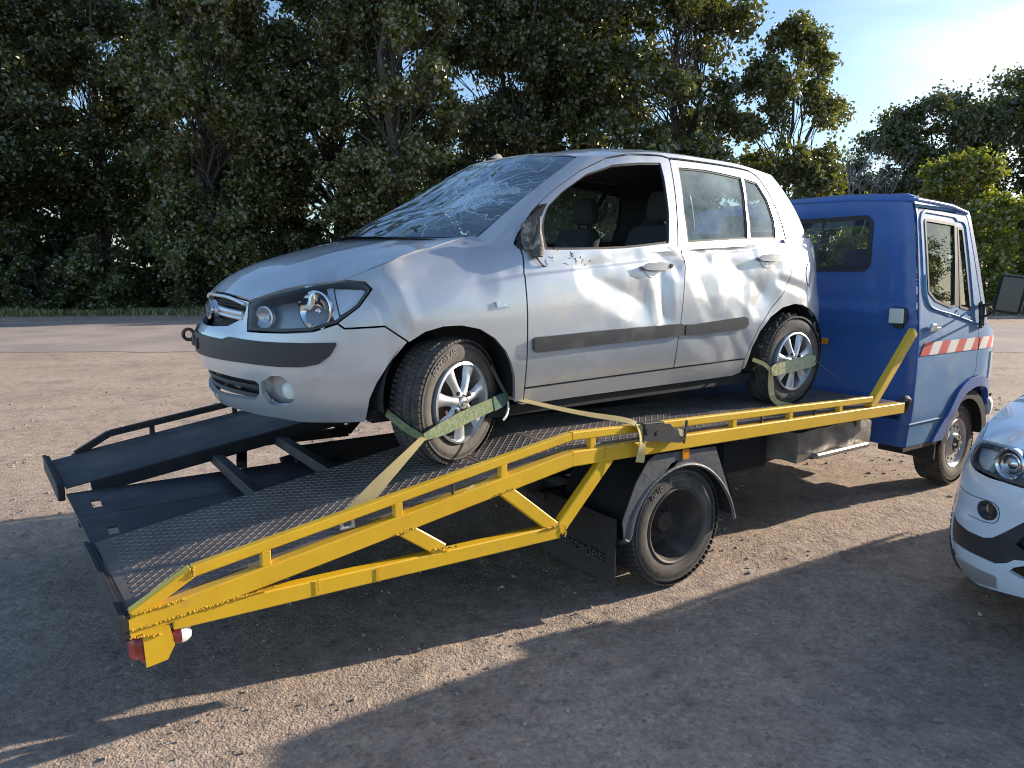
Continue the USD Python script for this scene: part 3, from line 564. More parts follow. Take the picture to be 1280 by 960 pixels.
def side(s):
    B, pre = (BELT_D if s > 0 else BELT), ''
    f = (lambda m: m) if s > 0 else mirror_y
    q = .0135 if s > 0 else .05
    cobj('front_wing', f(panel(B, poly(fender), q, .02, lines=CREASE)), M['silver'])
    d = cobj('front_door', [f(panel(B, poly(door_f), q, .018, lines=CREASE)), f(panel(GREEN, doorf_out.difference(Polygon(win_f).buffer(0).buffer(.012)).difference(Polygon([(2.5, .40), (2.84, .44), (3.36, 0), (3.36, -.1), (2.5, -.1)])), .03, .012))], M['silver'], label='front door with a deep crease below the handle' if s > 0 else None)
    cobj('mirror_base', f(panel(GREEN, Polygon([(2.69, .30), (2.86, .42), (3.37, .0), (3.15, -.03), (2.87, .12)]).buffer(0), .03, .01, offset=.003)), M['black_plastic'], d)
    r = cobj('rear_door', [f(panel(B, poly(door_r), q, .018, lines=CREASE)), f(panel(GREEN, doorr_out.difference(unary_union([Polygon(win_r).buffer(0).buffer(.010), Polygon(win_q).buffer(0).buffer(.010)])), .03, .012))], M['silver'], label='rear door crumpled all over' if s > 0 else None)
    frm = lambda w: Polygon(w).buffer(0).buffer(.03).difference(Polygon(w).buffer(0).buffer(-.010))
    cobj('window_seal', f(panel(GREEN, frm(win_f), .03, .008, offset=-.004)), M['seal'], d)
    cobj('window_seal', f(panel(GREEN, unary_union([frm(win_r), frm(win_q)]), .03, .008, offset=-.004)), M['seal'], r)
    if s < 0: cobj('window', panel_m(win_f), M['glass'], d)      # the near front window is gone
    cobj('window', f(panel(GREEN, Polygon(win_r).buffer(0).buffer(.01), .06, 0, offset=-.008)), M['glass_dust_sheen'], r)
    cobj('quarter_window', f(panel(GREEN, Polygon(win_q).buffer(0).buffer(.01), .06, 0, offset=-.008)), M['glass_dust_sheen'], r)
    cobj('rear_quarter', [f(panel(B, quart.buffer(-.0028), q, .02, lines=CREASE)), f(panel(GREEN, body, .045, .014))], M['silver'])
    cobj('sill', f(panel(B, poly(sill), .03, .03)), M['silver'])
    # rub strips
    mf = Polygon([(1.778, .497), (1.80, .505), (2.204, .515), (2.765, .521), (2.783, .515), (2.783, .457), (2.209, .447), (1.80, .434), (1.78, .45)]).buffer(-.008).buffer(.008)
    mr = Polygon([(2.806, .515), (2.86, .513), (3.30, .535), (3.335, .522), (3.340, .49), (3.315, .467), (2.84, .454), (2.806, .456)]).buffer(-.008).buffer(.008)
    cobj('rub_strip', f(panel(BELT, mf, .03, .022, offset=.016)), M['grey_plastic'], d); cobj('rub_strip', f(panel(BELT, mr, .03, .022, offset=.010)), M['grey_plastic'], r)
    for (s0, s1, zz, par) in ((2.49, 2.70, .818, d), (3.43, 3.65, .862, r)):
        ctr = BELT(np.array((s0 + s1) / 2), np.array(zz))
        sh = hull([(ctr[0] + a * .115, ctr[1] + .010 + b, ctr[2] + c * .026) for a, b, c in [(-1, 0, 0), (-.8, .012, .6), (0, .018, 1), (.8, .012, .7), (1, 0, 0), (.8, .012, -.6), (0, .018, -.75), (-.8, .012, -.6), (-.9, -.02, 0), (.9, -.02, 0)]])
        cobj('door_handle', f(sh), M['silver'], par)
        t = np.linspace(0, 2 * PI, 24, endpoint=False)
        cup = Polygon(np.stack([(s0 + s1) / 2 - .005 + .082 * np.cos(t), zz - .022 + .036 * np.sin(t)], 1)).buffer(0)
        cobj('handle_cup', f(panel(B, cup, .02, .004, offset=.0035)), M['handle_cup'], par)
        if par is d: cobj('lock', f(lathe([(0, .004), (.010, .004), (.012, 0)], 14, 'y').apply_translation((ctr[0] - .085, ctr[1] + .024, ctr[2] + .004))), M['black_plastic'], par)
    if s > 0:
        sr_ = np.random.default_rng(17)
        for (sa, za, n_) in ((1.90, .86, 3), (2.04, .88, 9), (2.10, .85, 4)):
            for _ in range(n_):
                q_ = np.array([sa, za]) + sr_.normal(0, .022, 2); ln_ = curve(np.vstack([q_, q_ + sr_.normal(0, .006, 2), q_ + sr_.normal(0, .012, 2)]), 4)
                P_ = BELT_D(ln_[:, 0], ln_[:, 1]) + [0, .0006, 0]; cobj('scratch', tube(P_, sr_.uniform(.0005, .0012), 4), M['scratch'], d, label=None)
    t = np.linspace(0, 2 * PI, 30, endpoint=False)
    fl = np.stack([4.015 + .075 * np.cos(t), .764 + .078 * np.sin(t)], 1)
    if s > 0: cobj('fuel_flap', panel(BELT_D, Polygon(fl).buffer(-.003), .03, .012, offset=.004), M['silver'])
    cobj('side_indicator', f(panel(B, Polygon([(1.575, .672), (1.65, .676), (1.655, .65), (1.58, .646)]).buffer(0), .02, .012, offset=.008)), M['lamp_clear'])
    cobj('tail_lamp', f(panel(BELT, Polygon([(4.31, .60), (4.31, .97), (4.42, .965), (4.50, .80), (4.47, .60)]).buffer(0), .03, .03, offset=.004)), M['red_lens'])
    if s > 0:   # what is left of the door mirror, with its cable
        p0 = green(np.array(3.08), np.array(.10))
        arm = hull([p0 + d_ for d_ in np.array([(-.03, .0, -.06), (.03, .0, -.06), (.02, .045, -.05), (-.02, .05, -.04), (.03, .0, .07), (-.02, .0, .09), (.0, .035, .10), (.02, .03, .03)])])
        pod = moved(lathe([(0, -.05), (.026, -.045), (.030, .0), (.022, .045), (.012, .08), (.010, .14), (0, .145)], 14, 'z'), mtx(*(p0 + [-.03, .055, -.035]), 0, -.1, .1))
        cobj('broken_mirror', [arm, pod], M['mirror_stub'], d, label='torn off door mirror stub with loose cable')
        cab = [p0 + q_ for q_ in np.array([(-.02, .05, -.08), (-.05, .06, -.115), (-.10, .045, -.125), (-.15, .04, -.115), (-.175, .04, -.135), (-.18, .04, -.165)])]
        cobj('mirror_cable', [tube(curve(cab, 5), .0045, 6), tube(curve([cab[2], cab[2] + [-.07, 0, -.01], cab[2] + [-.11, 0, -.05], cab[2] + [-.125, 0, -.075]], 5), .002, 5)], M['black_plastic'], d)
M['mirror_stub'] = pbr('scraped_plastic', (.05, .048, .045), .6, noise=(22.0, (.34, .30, .26), .48, .66), bump=(60.0, .004))
M['handle_cup'] = pbr('shaded_silver', (.42, .44, .47), .30, .72, 1.0)
def panel_m(w): return mirror_y(panel(GREEN, Polygon(w).buffer(0).buffer(.01), .06, 0, offset=-.008))
side(1); side(-1)
# roof, tailgate, rear bumper
uu = np.linspace(0.0, 9.0, 120); U2 = _cU(uu)[:, :2]
roof_poly = Polygon(np.vstack([U2, U2[::-1] * [1, -1]])).buffer(0)
cobj('roof', panel(ROOF, roof_poly, .03, .012), M['silver'])
cobj('antenna_base', moved(hull([(-.05, 0, 0), (.05, -.018, 0), (.05, .018, 0), (.0, -.012, .028), (.0, .012, .028), (-.03, 0, .024), (-.04, -.01, 0), (-.04, .01, 0)]), mtx(-.74, 0.0, zl(roof_z(np.array(-.74), np.array(0.0))))), M['black_plastic'])
def both(S, P, mat, name, par=car, res=.05, fl=.015, off=0.0): return cobj(name, [panel(S, P, res, fl, offset=off), mirror_y(panel(S, P, res, fl, offset=off))], mat, par)
tg_b = Polygon([(4.31, .535), (S_END, .55), (S_END, .985), (4.31, .985)]).buffer(-.003)
tg_g = Polygon([(7.74, -.03), (9, -.03), (9, 1.0), (7.74, 1.0)]); tw = Polygon([(7.95, .14), (9.001, .14), (9.001, .84), (8.0, .84)])
tgo = cobj('tailgate', [panel(BELT, tg_b, .05, .015), mirror_y(panel(BELT, tg_b, .05, .015)), panel(GREEN, tg_g.difference(tw), .05, .012), mirror_y(panel(GREEN, tg_g.difference(tw), .05, .012))], M['silver'])
both(GREEN, tw, M['glass'], 'rear_window', tgo, .08, 0, -.006)
both(BELT, rbump, M['silver'], 'rear_bumper')
# the shattered, sagging windscreen
WS = Surf(lambda u, v: green(u, v) + np.stack([-.006 * np.exp(-((u - .7) / .5) ** 2 - ((v - .6) / .3) ** 2), 0 * u, -.070 * np.exp(-((u - .3) / 1.1) ** 2 - ((v - .52) / .30) ** 2) + .010 * (meshkit.fbm(np.stack([u * 2.2, v * 4, 0 * u], -1), 3, 11) - .5)], -1), 1.0)
ws_poly = Polygon([(-2.03, .0), (-1.0, -.02), (0, -.03), (1.0, -.02), (2.03, .0), (2.06, .5), (2.08, .975), (1, .985), (0, .985), (-1, .985), (-2.08, .975), (-2.06, .5)])
cobj('windscreen', panel(WS, ws_poly, .04, 0), M['cracked'], label='shattered windscreen sagging inwards')
cobj('windscreen_seal', panel(WS, ws_poly.buffer(.03).difference(ws_poly.buffer(-.035)), .03, .006, offset=-.002), M['black_plastic'])
# inner shells so that nothing silver or open shows through the windows
tr = [panel(ROOF, roof_poly.buffer(-.02), .12, 0, offset=-.04)]
for f in ((lambda m: m), mirror_y):
    tr += [f(panel(GREEN, Polygon([(2.14, -.1), (2.16, .96), (8.9, .96), (8.9, -.1)]).difference(unary_union([Polygon(w).buffer(0).buffer(.035) for w in (win_f, win_r, win_q)] + [tw.buffer(.02), Polygon([(2.5, .36), (2.9, .42), (3.4, 0), (3.36, -.2), (2.5, -.2)])])), .08, 0, offset=-.03)),
           f(panel(BELT, Polygon([(1.72, .25), (4.4, .25), (4.4, .99), (3.7, .93), (2.8, .90), (1.72, .88)]).difference(Polygon(arch_r).buffer(.03)), .12, 0, offset=-.055))]
cobj('cabin_lining', tr, M['interior'])
z1 = zl
under = [box(-1.2, 0, .25, 3.1, 1.36, .06), box(.25, 0, z1(.46), .62, .9, .36), box(-1.2, 0, .21, 2.0, 1.5, .05), box(.30, 0, .27, .46, 1.2, .05), box(-2.85, 0, .36, .24, 1.2, .22)]
for cx, r in ((0, .345), (-2.455, .335)):
    for s in (1, -1):
        w = lathe([(.05, .45), (r, .45), (r, .79)], 28, 'y', -.15, PI + .15); w.apply_translation((cx, 0, .335)); under.append(w if s > 0 else mirror_y(w))
cobj('underbody', under, M['dark'])
# cabin: seats, dashboard, wheel
def seat(y, x, name='seat'):
    c = hull([(x + a * .24, y + b * .24, .42 + d_ * .06) for a, b, d_ in np.ndindex(2, 2, 2) for a, b, d_ in [(a * 2 - 1, b * 2 - 1, d_ * 2 - 1)]])
    bk = hull(np.vstack([trimesh.creation.icosphere(2, .07).vertices + [x - .20 - .16 * d_, y + b * (.17 - .05 * d_), .58 + d_ * .48] for b, d_ in ((-1, 0), (1, 0), (1, .5), (-1, .5), (1, 1), (-1, 1))]))
    hr = hull(np.vstack([trimesh.creation.icosphere(2, .045).vertices * [.8, 1, 1] + [x - .42, y + b * .075, 1.245 + d_ * .045] for b, d_ in ((-1, -1), (1, -1), (.7, 1), (-.7, 1))]))
    s_ = cobj(name, [c, bk], M['interior']); cobj('head_restraint', [hr, tube([(x - .41, y - .06, 1.1), (x - .42, y - .06, 1.2)], .008, 6), tube([(x - .41, y + .06, 1.1), (x - .42, y + .06, 1.2)], .008, 6)], M['interior'], s_)
seat(.36, -1.28); seat(-.36, -1.28)
rb = cobj('rear_bench', [box(-1.95, 0, .48, .5, 1.2, .16, .05), moved(box(0, 0, 0, .14, 1.2, .56, .05), mtx(-2.26, 0, .80, 0, -.25))], M['interior'])
for y in (-.38, .38): cobj('head_restraint', box(-2.38, y, 1.14, .08, .24, .14, .03), M['interior'], rb)
cobj('dashboard', [hull([(.02, -.62, zl(.90)), (.02, .62, zl(.90)), (-.42, -.66, zl(.885)), (-.42, .66, zl(.885)), (-.50, -.66, zl(.80)), (-.50, .66, zl(.80)), (-.35, -.6, .5), (-.35, .6, .5), (0, -.6, .5), (0, .6, .5)]), hull([(-.28, .18, zl(.89)), (-.28, .54, zl(.89)), (-.48, .20, zl(.92)), (-.48, .52, zl(.92)), (-.42, .22, zl(.95)), (-.42, .50, zl(.95))])], M['interior'])
sw = lathe([(.178, -.014), (.190, 0), (.178, .014), (.166, 0), (.178, -.014)], 32, 'x'); hub = lathe([(0, .02), (.06, .016), (.07, -.01), (.03, -.03), (.02, -.2)], 16, 'x')
cobj('steering_wheel', moved(cat_([sw, hub, bar((0, -.17, 0), (0, .17, 0), .03, .012), bar((0, 0, 0), (0, 0, -.17), .03, .012)]), mtx(-.62, .36, zl(.83), PI, -.42)), M['black_plastic'])
# wheels: alloy with seven broad spokes, muddy tyres
def tyre_prof(R, rr, w):
    h = w / 2
    return [(rr - .004, -h * .72), (rr + .006, -h * .86), (rr + (R - rr) * .35, -h * .99), (rr + (R - rr) * .62, -h), (R - .022, -h * .90), (R - .006, -h * .76), (R, -h * .55), (R + .001, 0), (R, h * .55), (R - .006, h * .76), (R - .022, h * .90), (rr + (R - rr) * .62, h), (rr + (R - rr) * .35, h * .99), (rr + .006, h * .86), (rr - .004, h * .72)]
def tread_blocks(R, w, n=72, rows=(-.62, -.22, .22, .62), depth=.006):
    ms = []
    for k, ry in enumerate(rows):
        for i in range(n):
            a = (i + .5 * (k % 2)) * 2 * PI / n; edge = abs(ry) > .5
            da, hw = .40 * 2 * PI / n, w * (.115 if edge else .085)
            P = []
            for rr_, sh in ((R - .01, 1), (R + depth - (.006 if edge else 0), .9)):
                for sa, sb in ((-1, -1), (1, -1), (1, 1), (-1, 1)):
                    aa = a + sa * da * sh + sb * .10 * 2 * PI / n * (1 if ry > 0 else -1); P.append((rr_ * math.cos(aa), ry * w * .62 + sb * hw * sh, rr_ * math.sin(aa)))
            ms.append((np.array(P), np.array([[4, 5, 6, 7], [0, 1, 5, 4], [1, 2, 6, 5], [2, 3, 7, 6], [3, 0, 4, 7]])))
    V = np.vstack([v for v, _ in ms]); F = np.vstack([f + 8 * i for i, (_, f) in enumerate(ms)]); m = tm(V, F); m.fix_normals() if len(ms) < 2 else None
    return m
def arc_text(txt, r, h, a_mid, y, depth=.0025, spread=1.0):
    """raised lettering round a tyre wall that faces +y, reading clockwise seen from +y"""
    out, adv = [], h * .86 * spread; tot = adv * (len(txt) - 1)
    for i, ch in enumerate(txt):
        if ch == ' ': continue
        g = meshkit.text_mesh(ch, h, depth, True); g.apply_translation((-g.bounds[:, 0].mean(), -h / 2, 0))
        a = a_mid - (tot / 2 - i * adv) / r
        # letter plane: right = clockwise tangent, up = radial, normal = +y
        up = np.array([math.cos(a), 0, math.sin(a)]); rt = np.array([-math.sin(a), 0, math.cos(a)])
        Mx = np.eye(4); Mx[:3, 0], Mx[:3, 1], Mx[:3, 2], Mx[:3, 3] = rt, up, (0, 1, 0), up * r + [0, y, 0]
        out.append(moved(g, Mx))
    return cat_(out)
def alloy(rr):
    """wheel face towards +y"""
    ms = [lathe([(rr - .004, -.02), (rr, .026), (rr - .010, .030), (rr - .016, .018), (rr - .022, -.05)], 56, 'y')]
    for k in range(7):
        a0 = k * 2 * PI / 7 + .22; V, F = [], []
        st = [(.035, .030, .022), (.07, .022, .020), (.10, .024, .017), (.13, .031, .014), (rr - .012, .040, .012)]
        for r_, hw, yy in st:
            for wq, dy in ((-1, -.014), (-.62, .0), (0, .006), (.62, .0), (1, -.014)):
                V.append((r_, yy + dy, wq * hw))
        for i in range(len(st) - 1):
            for j in range(4): F.append([i * 5 + j, i * 5 + j + 1, i * 5 + 6 + j, i * 5 + 5 + j])
        m = tm(V, F); m.apply_transform(mtx()); c, s = math.cos(a0), math.sin(a0)
        m.apply_transform([[c, 0, -s, 0], [0, 1, 0, 0], [s, 0, c, 0], [0, 0, 0, 1]]); ms.append(m)
    return cat_(ms)
def car_wheel(name, x, y, yaw, txt=None, s=1):
    R, rr, w = .292, .186, .172
    W = UsdGeom.Xform.Define(stage, path_for(name, car)); q = mtx(x * CAR_K, y * CAR_K, R * CAR_K - (.031 if s < 0 else 0), yaw if s > 0 else yaw + PI); W.AddTransformOp().Set(Gf.Matrix4d(*[float(v) for v in q.T.ravel()])); W = W.GetPrim()
    cobj('tyre', [lathe(tyre_prof(R - .006, rr, w), 64, 'y'), tread_blocks(R - .006, w)], M['rubber'], W)
    ring = lathe([(rr + .002, w * .435), (rr + .02, w * .485), (rr + .045, w * .503), (R - .03, w * .475)], 64, 'y'); cobj('tyre_wall', ring, M['rubber_dusty'], W)
    sp = np.random.default_rng(int(abs(x) * 10) + 3)
    if txt: cobj('lettering', arc_text(txt, rr + .052, .026, 1.05, w * .495, .003), M['tyre_text'], W)
    cobj('rim', [alloy(rr).apply_translation((0, w * .40, 0)), lathe([(rr - .02, w * .3), (rr - .02, -w * .4)], 40, 'y')], M['rim'], W)
    hb = moved(lathe([(0, .030), (.026, .028), (.032, .020), (.034, -.01)], 24, 'y'), mtx(0, w * .40 + .004)); cobj('hub_cap', hb, M['rim'], W)
    e = emblem(.020, .013); e.apply_transform([[0, 1, 0, 0], [1, 0, 0, 0], [0, 0, 1, 0], [0, 0, 0, 1]]); e.invert(); e.apply_translation((0, w * .40 + .030, 0)); cobj('hub_badge', e, M['chrome'], W)
    for k in range(4):
        a = PI / 4 + k * PI / 2 + .2; cobj('wheel_bolt', lathe([(0, .012), (.009, .010), (.012, -.01)], 8, 'y').apply_translation((.056 * math.cos(a), w * .40 + .020, .056 * math.sin(a))), M['dark'], W)
    cobj('brake_drum', lathe([(0, 0), (.115, 0), (.12, -.03)], 28, 'y').apply_translation((0, w * .10, 0)), M['rusty'], W)
    if txt is None and s > 0:
        # clods of mud on the tread of the rear wheel
        cl = []
        for i in range(90):
            a = sp.uniform(-.2, PI + .3); b = trimesh.creation.icosphere(1, sp.uniform(.005, .013)); b.vertices *= sp.uniform(.6, 1.2, 3); b.apply_translation((math.cos(a) * (R + .002), sp.uniform(-.5, .5) * w * .9, math.sin(a) * (R + .002))); cl.append(b)
        cobj('mud', cl, M['mud'], W)
    return W
M['mud'] = pbr('dried_mud', (.16, .125, .095), .95, noise=(30.0, (.09, .07, .055), .4, .7))
car_wheel('front_wheel', 0, .725, .36, 'GOODYEAR'); car_wheel('front_wheel', 0, -.725, .34, None, -1)
car_wheel('rear_wheel', -2.455, .735, 0); car_wheel('rear_wheel', -2.455, -.735, 0, None, -1)
# ------------------------------------------------------------------ the tow truck (x forward, y away from its right side, z up)
TRUCK_M = mtx(.9176, 3.8360, 0, .59798)
truck = thing('tow_truck', 'blue cab recovery truck with yellow sided tread plate flatbed and open tail ramps', 'tow truck', TRUCK_M)
def tobj(name, mesh, mat, parent=truck, smooth=30, label=None, kind=None): return obj(name, mesh, mat, parent, smooth, label, kind)
YC, DW = 1.30, 2.62             # middle of the deck, its far edge
def mir_t(m, yc=YC):
    m = m.copy(); m.vertices = m.vertices * [1, -1, 1] + [0, 2 * yc, 0]; m.invert(); return m
def ztop(x): return .590 + (x + 2.69) * .1603 if x < -.80 else .893 - (x + .80) * .0225
def xtail(y): return -2.69 - .05 * y
wr = np.random.default_rng(5)
def weld(p, q, r=.006, y=None):
    """a lumpy bead from p to q"""
    p, q = np.asarray(p, float), np.asarray(q, float); n = max(3, int(np.linalg.norm(q - p) / .0065)); ms = []
    for t in (np.arange(n) + .5) / n:
        b = trimesh.creation.icosphere(1, r * wr.uniform(.55, .95)); b.apply_translation(p + (q - p) * t + wr.normal(0, .0012, 3)); ms.append(b)
    return cat_(ms)
def side_frame(far):
    f = mir_t if far else (lambda m: m); mt = M['frame_black'] if far else M['yellow']
    Y, w = -.032, .055
    def B(name, a, b, h, ww=w, dy=0.0, ext=.0, bev=.005, label=None):
        if far and a[0] < -2.6 and name != 'rail': pass
        return tobj(name, f(bar((a[0], Y + dy, a[1]), (b[0], Y + dy, b[1]), ww, h, bev=bev, ext=ext)), mt, label=label)
    z = lambda x: ztop(x) - .037
    B('side_beam', (-2.70, z(-2.70)), (-.80, z(-.80)), .074, ext=.004); B('side_beam', (-.80, z(-.80)), (2.20, z(2.20)), .074, ext=.004)
    B('rail', (-2.49, .698), (-.80, .965), .040, .040); B('rail', (-.80, .965), (1.80 if not far else 2.0, .888), .040, .040)
    B('rail_end', (-2.685, .588), (-2.487, .700), .042, .040, bev=.004)
    for x in (-2.236, -1.701, -1.185, -.666, -.02, .381, .903, 1.43): 
        if x == -.02 and not far: continue
        zr = .965 + (x + .80) * (.267 / 1.69 if x < -.8 else -.0296)
        B('rail_post', (x, ztop(x) - .003), (x, zr - .018), .034 if not far else .03, .034, bev=.003)
    for x in (-1.439, .637, 1.162):
        zr = .965 + (x + .80) * (.267 / 1.69 if x < -.8 else -.0296)
        tobj('rail_rod', f(tube([(x, Y, ztop(x) - .004), (x, Y, zr - .01)], .007, 8)), M['frame_black'])
    B('lower_beam', (-2.56, .538), (-.87, .512), .066, dy=.003, ext=.003)
    B('brace', (-1.685, .690), (-1.50, .556), .062, .045, dy=.002); B('brace', (-1.19, .775), (-.895, .532), .062, .045, dy=.002); B('brace', (-.555, .835), (-.875, .512), .066, .045, dy=.001)
    if not far:
        yf = -.062
        tobj('weld_bead', [weld((-2.69, yf, .545), (-2.20, yf, .582), .005), weld((-2.68, yf, .600), (-2.52, yf, .612), .005), weld((-1.73, yf, .674), (-1.63, yf, .690), .006), weld((-1.56, yf, .575), (-1.44, yf, .570), .006), weld((-1.24, yf, .757), (-1.14, yf, .775), .005), weld((-.96, yf, .548), (-.86, yf, .548), .006), weld((-.845, yf, .485), (-.845, yf, .545), .006), weld((-2.487, -.055, .682), (-2.487, -.055, .720), .006), weld((-1.70, -.05, .735), (-1.665, -.05, .740), .005), weld((-1.21, -.05, .815), (-1.17, -.05, .822), .005), weld((-2.70, yf, .520), (-2.60, yf, .506), .005)], M['weld'], kind='stuff')
        for x, zc in ((-1.80, .525), (-2.05, .540), (-.60, .86)): tobj('joint_plate', box(x, -.0605, zc, .004, .003, .06), M['weld'])
side_frame(False); side_frame(True)
front_bar = tobj('front_bar', bar((1.79, -.03, .83), (2.29, -.03, 1.325), .05, .062, bev=.006), M['yellow'], label='yellow bar slanting up to the cab corner')
# tail: edge beams with their lips, lamp bracket, marker lamp
for a, b, nm in ((-.06, .80, 'tail_beam'), (1.84, 2.66, 'tail_beam')):
    tobj(nm, [bar((xtail(a) - .02, a, .55), (xtail(b) - .02, b, .55), .035, .085, bev=.004), bar((xtail(a) - .03, a, .592), (xtail(b) - .03, b, .592), .02, .018, bev=.003)], M['frame_black'])
tobj('lamp_bracket', prism([(-2.66, .53), (-2.575, .53), (-2.562, .456), (-2.588, .408), (-2.655, .398)], -.058, -.046), M['yellow'])
tl = lathe([(0, .03), (.05, .028), (.062, .015), (.064, -.01)], 24, 'x'); tl.vertices *= [-1, 1.0, 1.0]; tl.invert()
tobj('tail_lamp', [moved(tl, mtx(-2.67, .02, .465)), box(-2.655, .02, .465, .03, .12, .12, .01)], M['red_lens'])
mk = cat_([lathe([(0, .034), (.020, .028), (.031, .012), (.033, -.004), (.0, -.004)], 18, 'x')])
tobj('marker_lamp', [moved(mk, mtx(-2.535, -.03, .478, 0))], M['white_plastic']); mr_ = mk.copy(); mr_.vertices *= [-1, 1, 1]; mr_.invert()
tobj('marker_lamp_rear', moved(mr_, mtx(-2.543, -.03, .478)), M['red_lens']); tobj('marker_stalk', tube([(-2.54, -.03, .49), (-2.54, -.03, .54)], .008, 8), M['frame_black'])
# floor: tread plates with raised lozenges
def tread(x0, x1, y0, y1, zf, pitch=.050):
    """raised bars in a herringbone on a sloping plate"""
    V, F, k = [], [], 0
    sl = (zf(x1) - zf(x0)) / (x1 - x0); L, w, h = .021, .0055, .0024
    xs = np.arange(x0 + pitch * .6, x1 - pitch * .4, pitch * .5)
    for i, x in enumerate(xs):
        for j, y in enumerate(np.arange(y0 + pitch * .5 + (i % 2) * pitch * .5 * 0, y1 - pitch * .4, pitch * .5)):
            a = PI / 4 if (i + j) % 2 else -PI / 4; c, s = math.cos(a), math.sin(a); z = zf(x)
            P = []
            for hl, hw, hh in ((L, w, 0), (L * .62, w * .35, h)):
                for sa, sb in ((-1, 0), (0, -1), (1, 0), (0, 1)):
                    u, v = sa * hl, sb * hw; dx, dy = u * c - v * s, u * s + v * c; P.append((x + dx, y + dy, z + sl * dx + hh))
            V += P; F += [[k + 4, k + 5, k + 6, k + 7]] + [[k + q, k + (q + 1) % 4, k + 4 + (q + 1) % 4, k + 4 + q] for q in range(4)]; k += 8
    return tm(V, F)
zp = lambda x: ztop(x) + .004
def plate(x0, x1, y0, y1, mat, name='tread_plate', bars=True, skew=False, pitch=.05):
    xa, xb = (xtail(y0), xtail(y1)) if skew else (x0, x0)
    g = .003; P = [(xa + g, y0 + g), (x1 - g, y0 + g), (x1 - g, y1 - g), (xb + g, y1 - g)]
    top = np.array([(x, y, zp(x)) for x, y in P]); m = hull(np.vstack([top, top - [0, 0, .008]]))
    p = tobj(name, m, mat)
    if bars: tobj('tread_pattern', tread(max(xa, xb) + .01, x1, y0, y1, zp, pitch), mat, p, False, kind='stuff')
    return p
plate(-2.7, -1.165, -.004, .80, M['tread'], skew=True); plate(-1.165, -.80, -.004, .80, M['tread'])
plate(-2.8, -1.165, 1.84, 2.60, M['deck_steel'], bars=False, skew=True); plate(-1.165, -.80, 1.84, 2.60, M['tread'], pitch=.07)
for x0, x1 in ((-.80, -.02), (-.02, .74), (.74, 1.48), (1.48, 2.19)):
    plate(x0, x1, -.004, .80, M['tread']); plate(x0, x1, .80, 1.84, M['deck_steel'], bars=False, name='deck_plate'); plate(x0, x1, 1.84, 2.60, M['tread'], pitch=.08)
for y0, y1, sq in ((.803, 1.335, (.985, 1.11)), (1.345, 1.82, (1.47, 1.62))):
    x0, x1 = xtail(y0) - .01, -1.25; pg = Polygon([(xtail(y0), y0), (x1, y0), (x1, y1), (xtail(y1), y1)]).difference(Polygon([(xtail(y0) + .075, sq[0]), (xtail(y0) + .118, sq[0]), (xtail(y0) + .118, sq[1]), (xtail(y0) + .075, sq[1])]))
    m = trimesh.creation.extrude_polygon(pg, .012, engine='earcut'); m.apply_translation((0, 0, .540)); 
    b = tobj('tail_board', m, M['deck_steel']); tobj('board_edge', [bar((x0 + .01, y0 + .012, .52), (x1, y0 + .012, .52), .02, .05), bar((x0 + .01, y1 - .012, .52), (x1, y1 - .012, .52), .02, .05)], M['frame_black'], b)
for y in (.80, 1.845): tobj('inner_stringer', [bar((-2.66, y, ztop(-2.66) - .035), (-.80, y, ztop(-.80) - .045), .03, .075), bar((-.80, y, ztop(-.8) - .045), (2.19, y, ztop(2.19) - .045), .03, .075)], M['frame_black'])
for x in (-2.0, -1.62, -.80, -.1, .55, 1.2, 1.9): tobj('cross_member', bar((x, .0, ztop(x) - .07), (x, 2.60, ztop(x) - .07), .06, .06), M['frame_black'])
tobj('ramp_strut', [bar((-1.86, 1.84, .57), (-1.66, 2.58, .70), .06, .05), bar((-1.35, 1.84, .60), (-1.62, 1.84, .55), .05, .05)], M['frame_black'])
def shackle(x, y, z, yaw=0):
    t = np.linspace(-.5, PI + .5, 14); P = np.stack([.024 * np.cos(t), 0 * t, .024 * np.sin(t)], 1)
    return moved(cat_([tube(P, .0075, 8), tube([(-.03, 0, -.014), (.03, 0, -.014)], .008, 8)]), mtx(x, y, z, yaw))
M['galv_ring'] = pbr('galvanised_ring', (.42, .41, .41), .4, .7)
for x, z in ((-1.905, ztop(-1.905) + .028), (-.62, .91), (.66, .90)): tobj('lashing_ring', shackle(x, -.005, z), M['galv_ring'])
